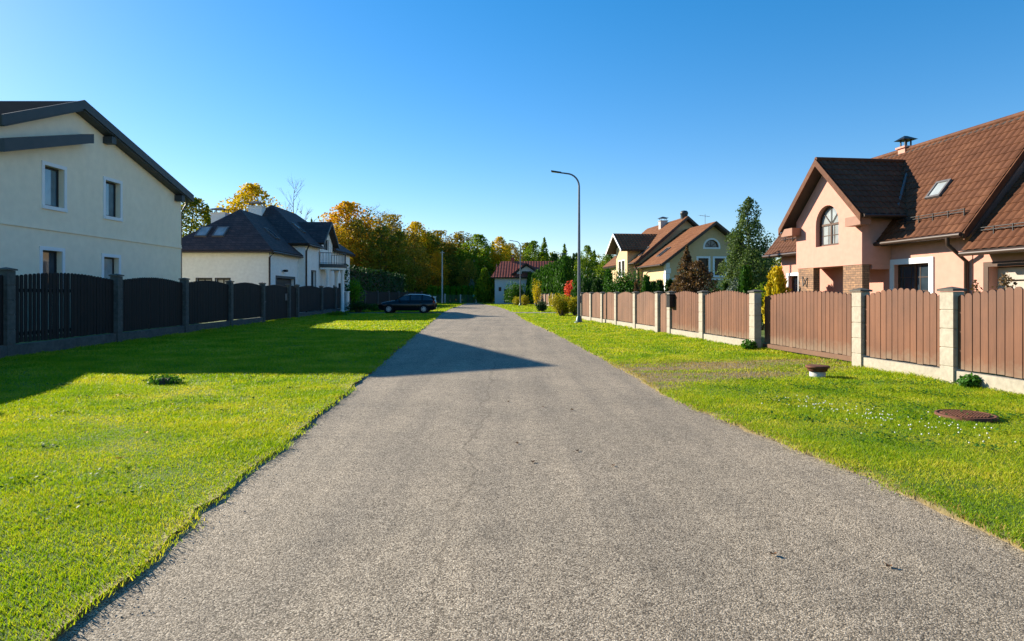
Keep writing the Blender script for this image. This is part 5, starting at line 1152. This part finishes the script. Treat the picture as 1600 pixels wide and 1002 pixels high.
# --- hedges and garden shrubs
def hedge(name, lm, x0, x1, y0, y1, h, n, leaf, label, seed):
    rr = np.random.default_rng(seed); cx, cy = (x0 + x1) / 2, (y0 + y1) / 2; lx, ly = abs(x1 - x0), abs(y1 - y0)
    f = rr.uniform(0, 1, n); P = np.empty((n, 3)); A = [ly * h, ly * h, lx * h, lx * h, lx * ly]; A = np.cumsum(A) / sum(A); u, v = rr.uniform(-.5, .5, n), rr.uniform(0, 1, n); d = np.abs(rr.normal(0, .12, n))
    N = np.zeros((n, 3))
    for i in range(5):
        m = (f <= A[i]) & (f > (A[i - 1] if i else -1))
        if i == 0: P[m] = np.stack([-lx / 2 + d[m], u[m] * ly, v[m] * h], 1); N[m] = (-1, 0, .3)
        if i == 1: P[m] = np.stack([lx / 2 - d[m], u[m] * ly, v[m] * h], 1); N[m] = (1, 0, .3)
        if i == 2: P[m] = np.stack([u[m] * lx, -ly / 2 + d[m], v[m] * h], 1); N[m] = (0, -1, .3)
        if i == 3: P[m] = np.stack([u[m] * lx, ly / 2 - d[m], v[m] * h], 1); N[m] = (0, 1, .3)
        if i == 4: P[m] = np.stack([u[m] * lx, (v[m] - .5) * ly, h - d[m]], 1); N[m] = (0, 0, 1)
    P += np.stack([.1 * vnoise(P[:, 1], P[:, 2], 2, seed), .1 * vnoise(P[:, 0], P[:, 2], 2, seed + 1), .14 * vnoise(P[:, 0], P[:, 1], 1.6, seed + 2)], 1) * (h / 3)
    P[:, 2] = np.maximum(P[:, 2], .03)
    e = empty(name, (cx, cy, 0), 0, label, 'hedge'); c = MB(); c.box((-lx / 2 + .3, -ly / 2 + .3, 0), (lx / 2 - .3, ly / 2 - .3, h - .35)); c.build('inner_branches', M['bark'], e)
    quads(P, leaf, lm, 'foliage', e, rr, N, .7); return e
hedge('hedge', L['dark'], -18.5, -14.6, 56, 88, 4.1, 20000, .22, 'tall dark clipped hedge above the black board fence', 31)
b_ = bush('laurel_bush', L['bright'], 1.3, 1.3, 2.9, 41, 3200, .13); put(b_, 553, 56.5, 'bright green laurel bush between the balcony and tall hedge', 'bush')
b_ = bush('shrub', L['dark'], 1.6, 1.0, .85, 42, 2200, .1); put(b_, 562, 50.8, 'low dark shrub in front of the white pillar', 'bush', rz=0)
b_ = bush('shrub', L['thuja'], 1.0, .9, .7, 43, 1500, .1); put(b_, 586, 53.5, 'small dark shrub beside the nose of the car', 'bush', rz=0)
b_ = bush('shrub', L['weed'] if 'weed' in L else L['green'], 1.1, .7, .35, 44, 1500, .08); put(b_, 530, 42.8, 'low leafy plants at the edge of the left drive', 'plants', rz=0)
tl = dense_conifer('clipped_thuja', L['bright'], 3.3, .9, 60, 1900, .16, ragged=.05, power=.16, base=.02)
for i in range(12):
    put(tl, 642 + i * 9.4, 112 + (i % 3) * .3, 'square clipped thuja in the row behind the wire fence', 'thuja', 'clipped thujas behind the wire fence', 1 + random.uniform(-.04, .04))
t_ = dense_conifer('spruce_tree', L['green'], 6.2, 2.9, 61, 4200, .22, ragged=.16, power=.85); put(t_, 757, 101, 'narrow green spruce left of the red roofed house', 'tree')
t_ = dense_conifer('spruce_tree', L['bluespruce'], 4.6, 1.2, 62, 1500, .18, ragged=.2); put(t_, 737, 113, 'small blue grey spruce tip above the clipped thujas', 'tree')
b_ = bush('round_bush', L['thuja'], 2.0, 1.8, 3.2, 45, 5500, .16, 22); put(b_, 806, 84, 'big rounded dark bush hiding the front of the red roofed house', 'bush', rz=0)
tt = dense_conifer('tall_thuja', L['thuja'], 5.6, 1.5, 63, 3400, .2, ragged=.09, power=.42)
for i in range(9):
    Yt = 92 - i * 2.4; px = 830 + i * 6.9
    put(tt, px, Yt, 'tall dark thuja in the close row beyond the yellow bush', 'thuja', 'tall thujas beyond the yellow bush', .9 + .035 * i + random.uniform(-.03, .03), sx=1.05)
b_ = bush('barberry_bush', L['scarlet'], .62, .7, 2.6, 46, 2600, .13); put(b_, 894, 47, 'scarlet leaved bush left of the near lamp pole', 'bush')
b_ = bush('round_bush', L['yellowbush'], 1.0, .85, 1.62, 47, 6500, .08, 20); put(b_, 878, 41.5, 'large yellowing bush on the verge beside the fence end', 'bush', rz=0)
b_ = bush('round_bush', L['yellowbush'], .6, .6, 1.35, 48, 3000, .085, 14); put(b_, 898, 40.6, 'dark yellowish bush leaning against the fence end', 'bush', rz=1)
b_ = bush('round_bush', L['dark'], .6, .6, .95, 49, 2200, .08); put(b_, 848, 52, 'small round dark bush left of the large yellowing bush', 'bush')
b_ = bush('small_bush', L['yellowbush'], .9, .8, 1.3, 50, 1800, .1); put(b_, 808, 81, 'small yellow bush at the foot of the second lamp', 'bush')
b_ = bush('small_bush', L['yellowbush'], .9, .8, 1.5, 51, 1800, .1); put(b_, 819, 79.5, 'yellow brown bush at the start of the pale fence', 'bush')
b_ = bush('small_tree', L['golden'], .8, .8, 3.4, 52, 1500, .13); put(b_, 837, 76, 'small yellow tree in front of the tall thujas', 'tree')
b_ = bush('small_bush', L['golden'], 1.0, .6, 1.7, 53, 500, .16); put(b_, 768, 105, 'sparse yellow plant behind the wire fence', 'bush')
# garden of the yellow house, left to right
def con(px, Y, top, wpx, lm, seed, label, name='thuja', n=3600, leaf=.12, power=.6, rg=.13):
    h = hgt(top, Y); t_ = dense_conifer(name, L[lm], h, wpx * Y / 1000, seed, n, leaf, ragged=rg, power=power); return put(t_, px, Y, label, 'thuja' if name == 'thuja' else 'tree')
con(918, 40, 428, 26, 'dark', 70, 'dark broad thuja just right of the near lamp pole', power=.35)
con(934, 38, 430, 20, 'dark', 71, 'dark thuja second to the right of the lamp pole', power=.35)
con(951, 37, 412, 17, 'thuja', 72, 'slim taller thuja before the yellow house bay')
b_ = bush('shrub', L['thuja'], 1.3, 1.1, hgt(420, 36), 73, 9000, .1, 24); put(b_, 976, 36, 'broad rounded green shrub before the yellow house wall', 'bush')
b_ = bush('shrub', L['dark'], .8, .8, hgt(436, 38), 173, 3000, .1); put(b_, 963, 38, 'dark shrub between the slim thuja and the broad green shrub', 'bush')
con(1021, 34, 434, 14, 'dark', 174, 'dark thuja behind the two small thujas of the yellow house', power=.45)
con(905, 43, 424, 22, 'thuja', 175, 'dark thuja rising directly behind the near lamp pole', power=.4)
con(986, 36.5, 434, 14, 'dark', 176, 'dark thuja at the right edge of the broad green shrub', power=.45)
con(994, 33, 430, 9, 'copper', 74, 'thin reddish shrub between two green ones', 'shrub', 1400, .09)
con(1010, 32, 424, 17, 'thuja', 75, 'green thuja before the low yellow wall', rg=.16)
con(1031, 31.5, 431, 15, 'dark', 76, 'small dark thuja left of the copper tree', power=.45)
con(1046, 32, 430, 15, 'dark', 77, 'small dark thuja touching the copper tree', power=.45)
t_ = make_tree('copper_tree', L['copper'], hgt(384, 30), 1.9, 78, 5200, .1, .12, 'cone', clumps=70); put(t_, 1070, 30, 'tall copper leaved tree before the yellow gable', 'tree')
t_ = make_tree('copper_tree', L['copper'], hgt(408, 29.5), 1.7, 79, 3600, .1, .12, 'oval', clumps=50); put(t_, 1091, 29.5, 'lower copper leaved tree left of the yellow house windows', 'tree')
b_ = bush('shrub', L['copper'], 1.0, .8, hgt(440, 29), 80, 3400, .085); put(b_, 1122, 29, 'low reddish shrub under the yellow house windows', 'bush')
b_ = bush('shrub', L['thuja'], .6, .6, hgt(434, 33), 81, 2000, .09); put(b_, 1116, 33, 'small green shrub behind the low reddish shrub', 'bush')
con(1134, 31, 436, 12, 'dark', 82, 'short dark thuja at the right of the reddish shrub')
b_ = bush('shrub', L['bluespruce'], .6, .6, hgt(428, 27.5), 83, 2200, .08); put(b_, 1146, 27.5, 'blue grey shrub left of the broad thuja', 'bush')
con(1166, 27, 404, 27, 'thuja', 84, 'broad green thuja before the right end of the yellow house', n=5200, leaf=.1, rg=.15)
b_ = bush('shrub', L['green'], .8, .7, hgt(440, 26), 85, 2400, .09); put(b_, 1188, 26, 'green shrub between the thuja and the golden thuja', 'bush')
con(1214, 24.5, 404, 33, 'golden', 86, 'golden yellow thuja beside the salmon house', n=5600, leaf=.09, rg=.2)
pp = make_tree('poplar_tree', L['poplar'], hgt(306, 46), 4.4, 87, 12000, .15, .1, 'flame', clumps=110); put(pp, 1173, 46, 'tall grey green poplar between the yellow and salmon houses', 'tree')
pp = make_tree('poplar_tree', L['poplar'], hgt(352, 44), 2.4, 88, 4500, .15, .1, 'flame', clumps=60); put(pp, 1152, 47, 'shorter green tree left of the tall poplar', 'tree')
t_ = make_tree('copper_tree', L['copper'], 1.95, .5, 89, 500, .06, .3, 'oval', clumps=20); put(t_, 1578, 14.0, 'slender reddish sapling before the garage door', 'tree')
t_ = make_tree('copper_tree', L['copper'], 1.8, .35, 90, 260, .07, .3, 'oval', clumps=14); put(t_, 1532, 15.4, 'thin reddish sapling at the garage corner', 'tree')
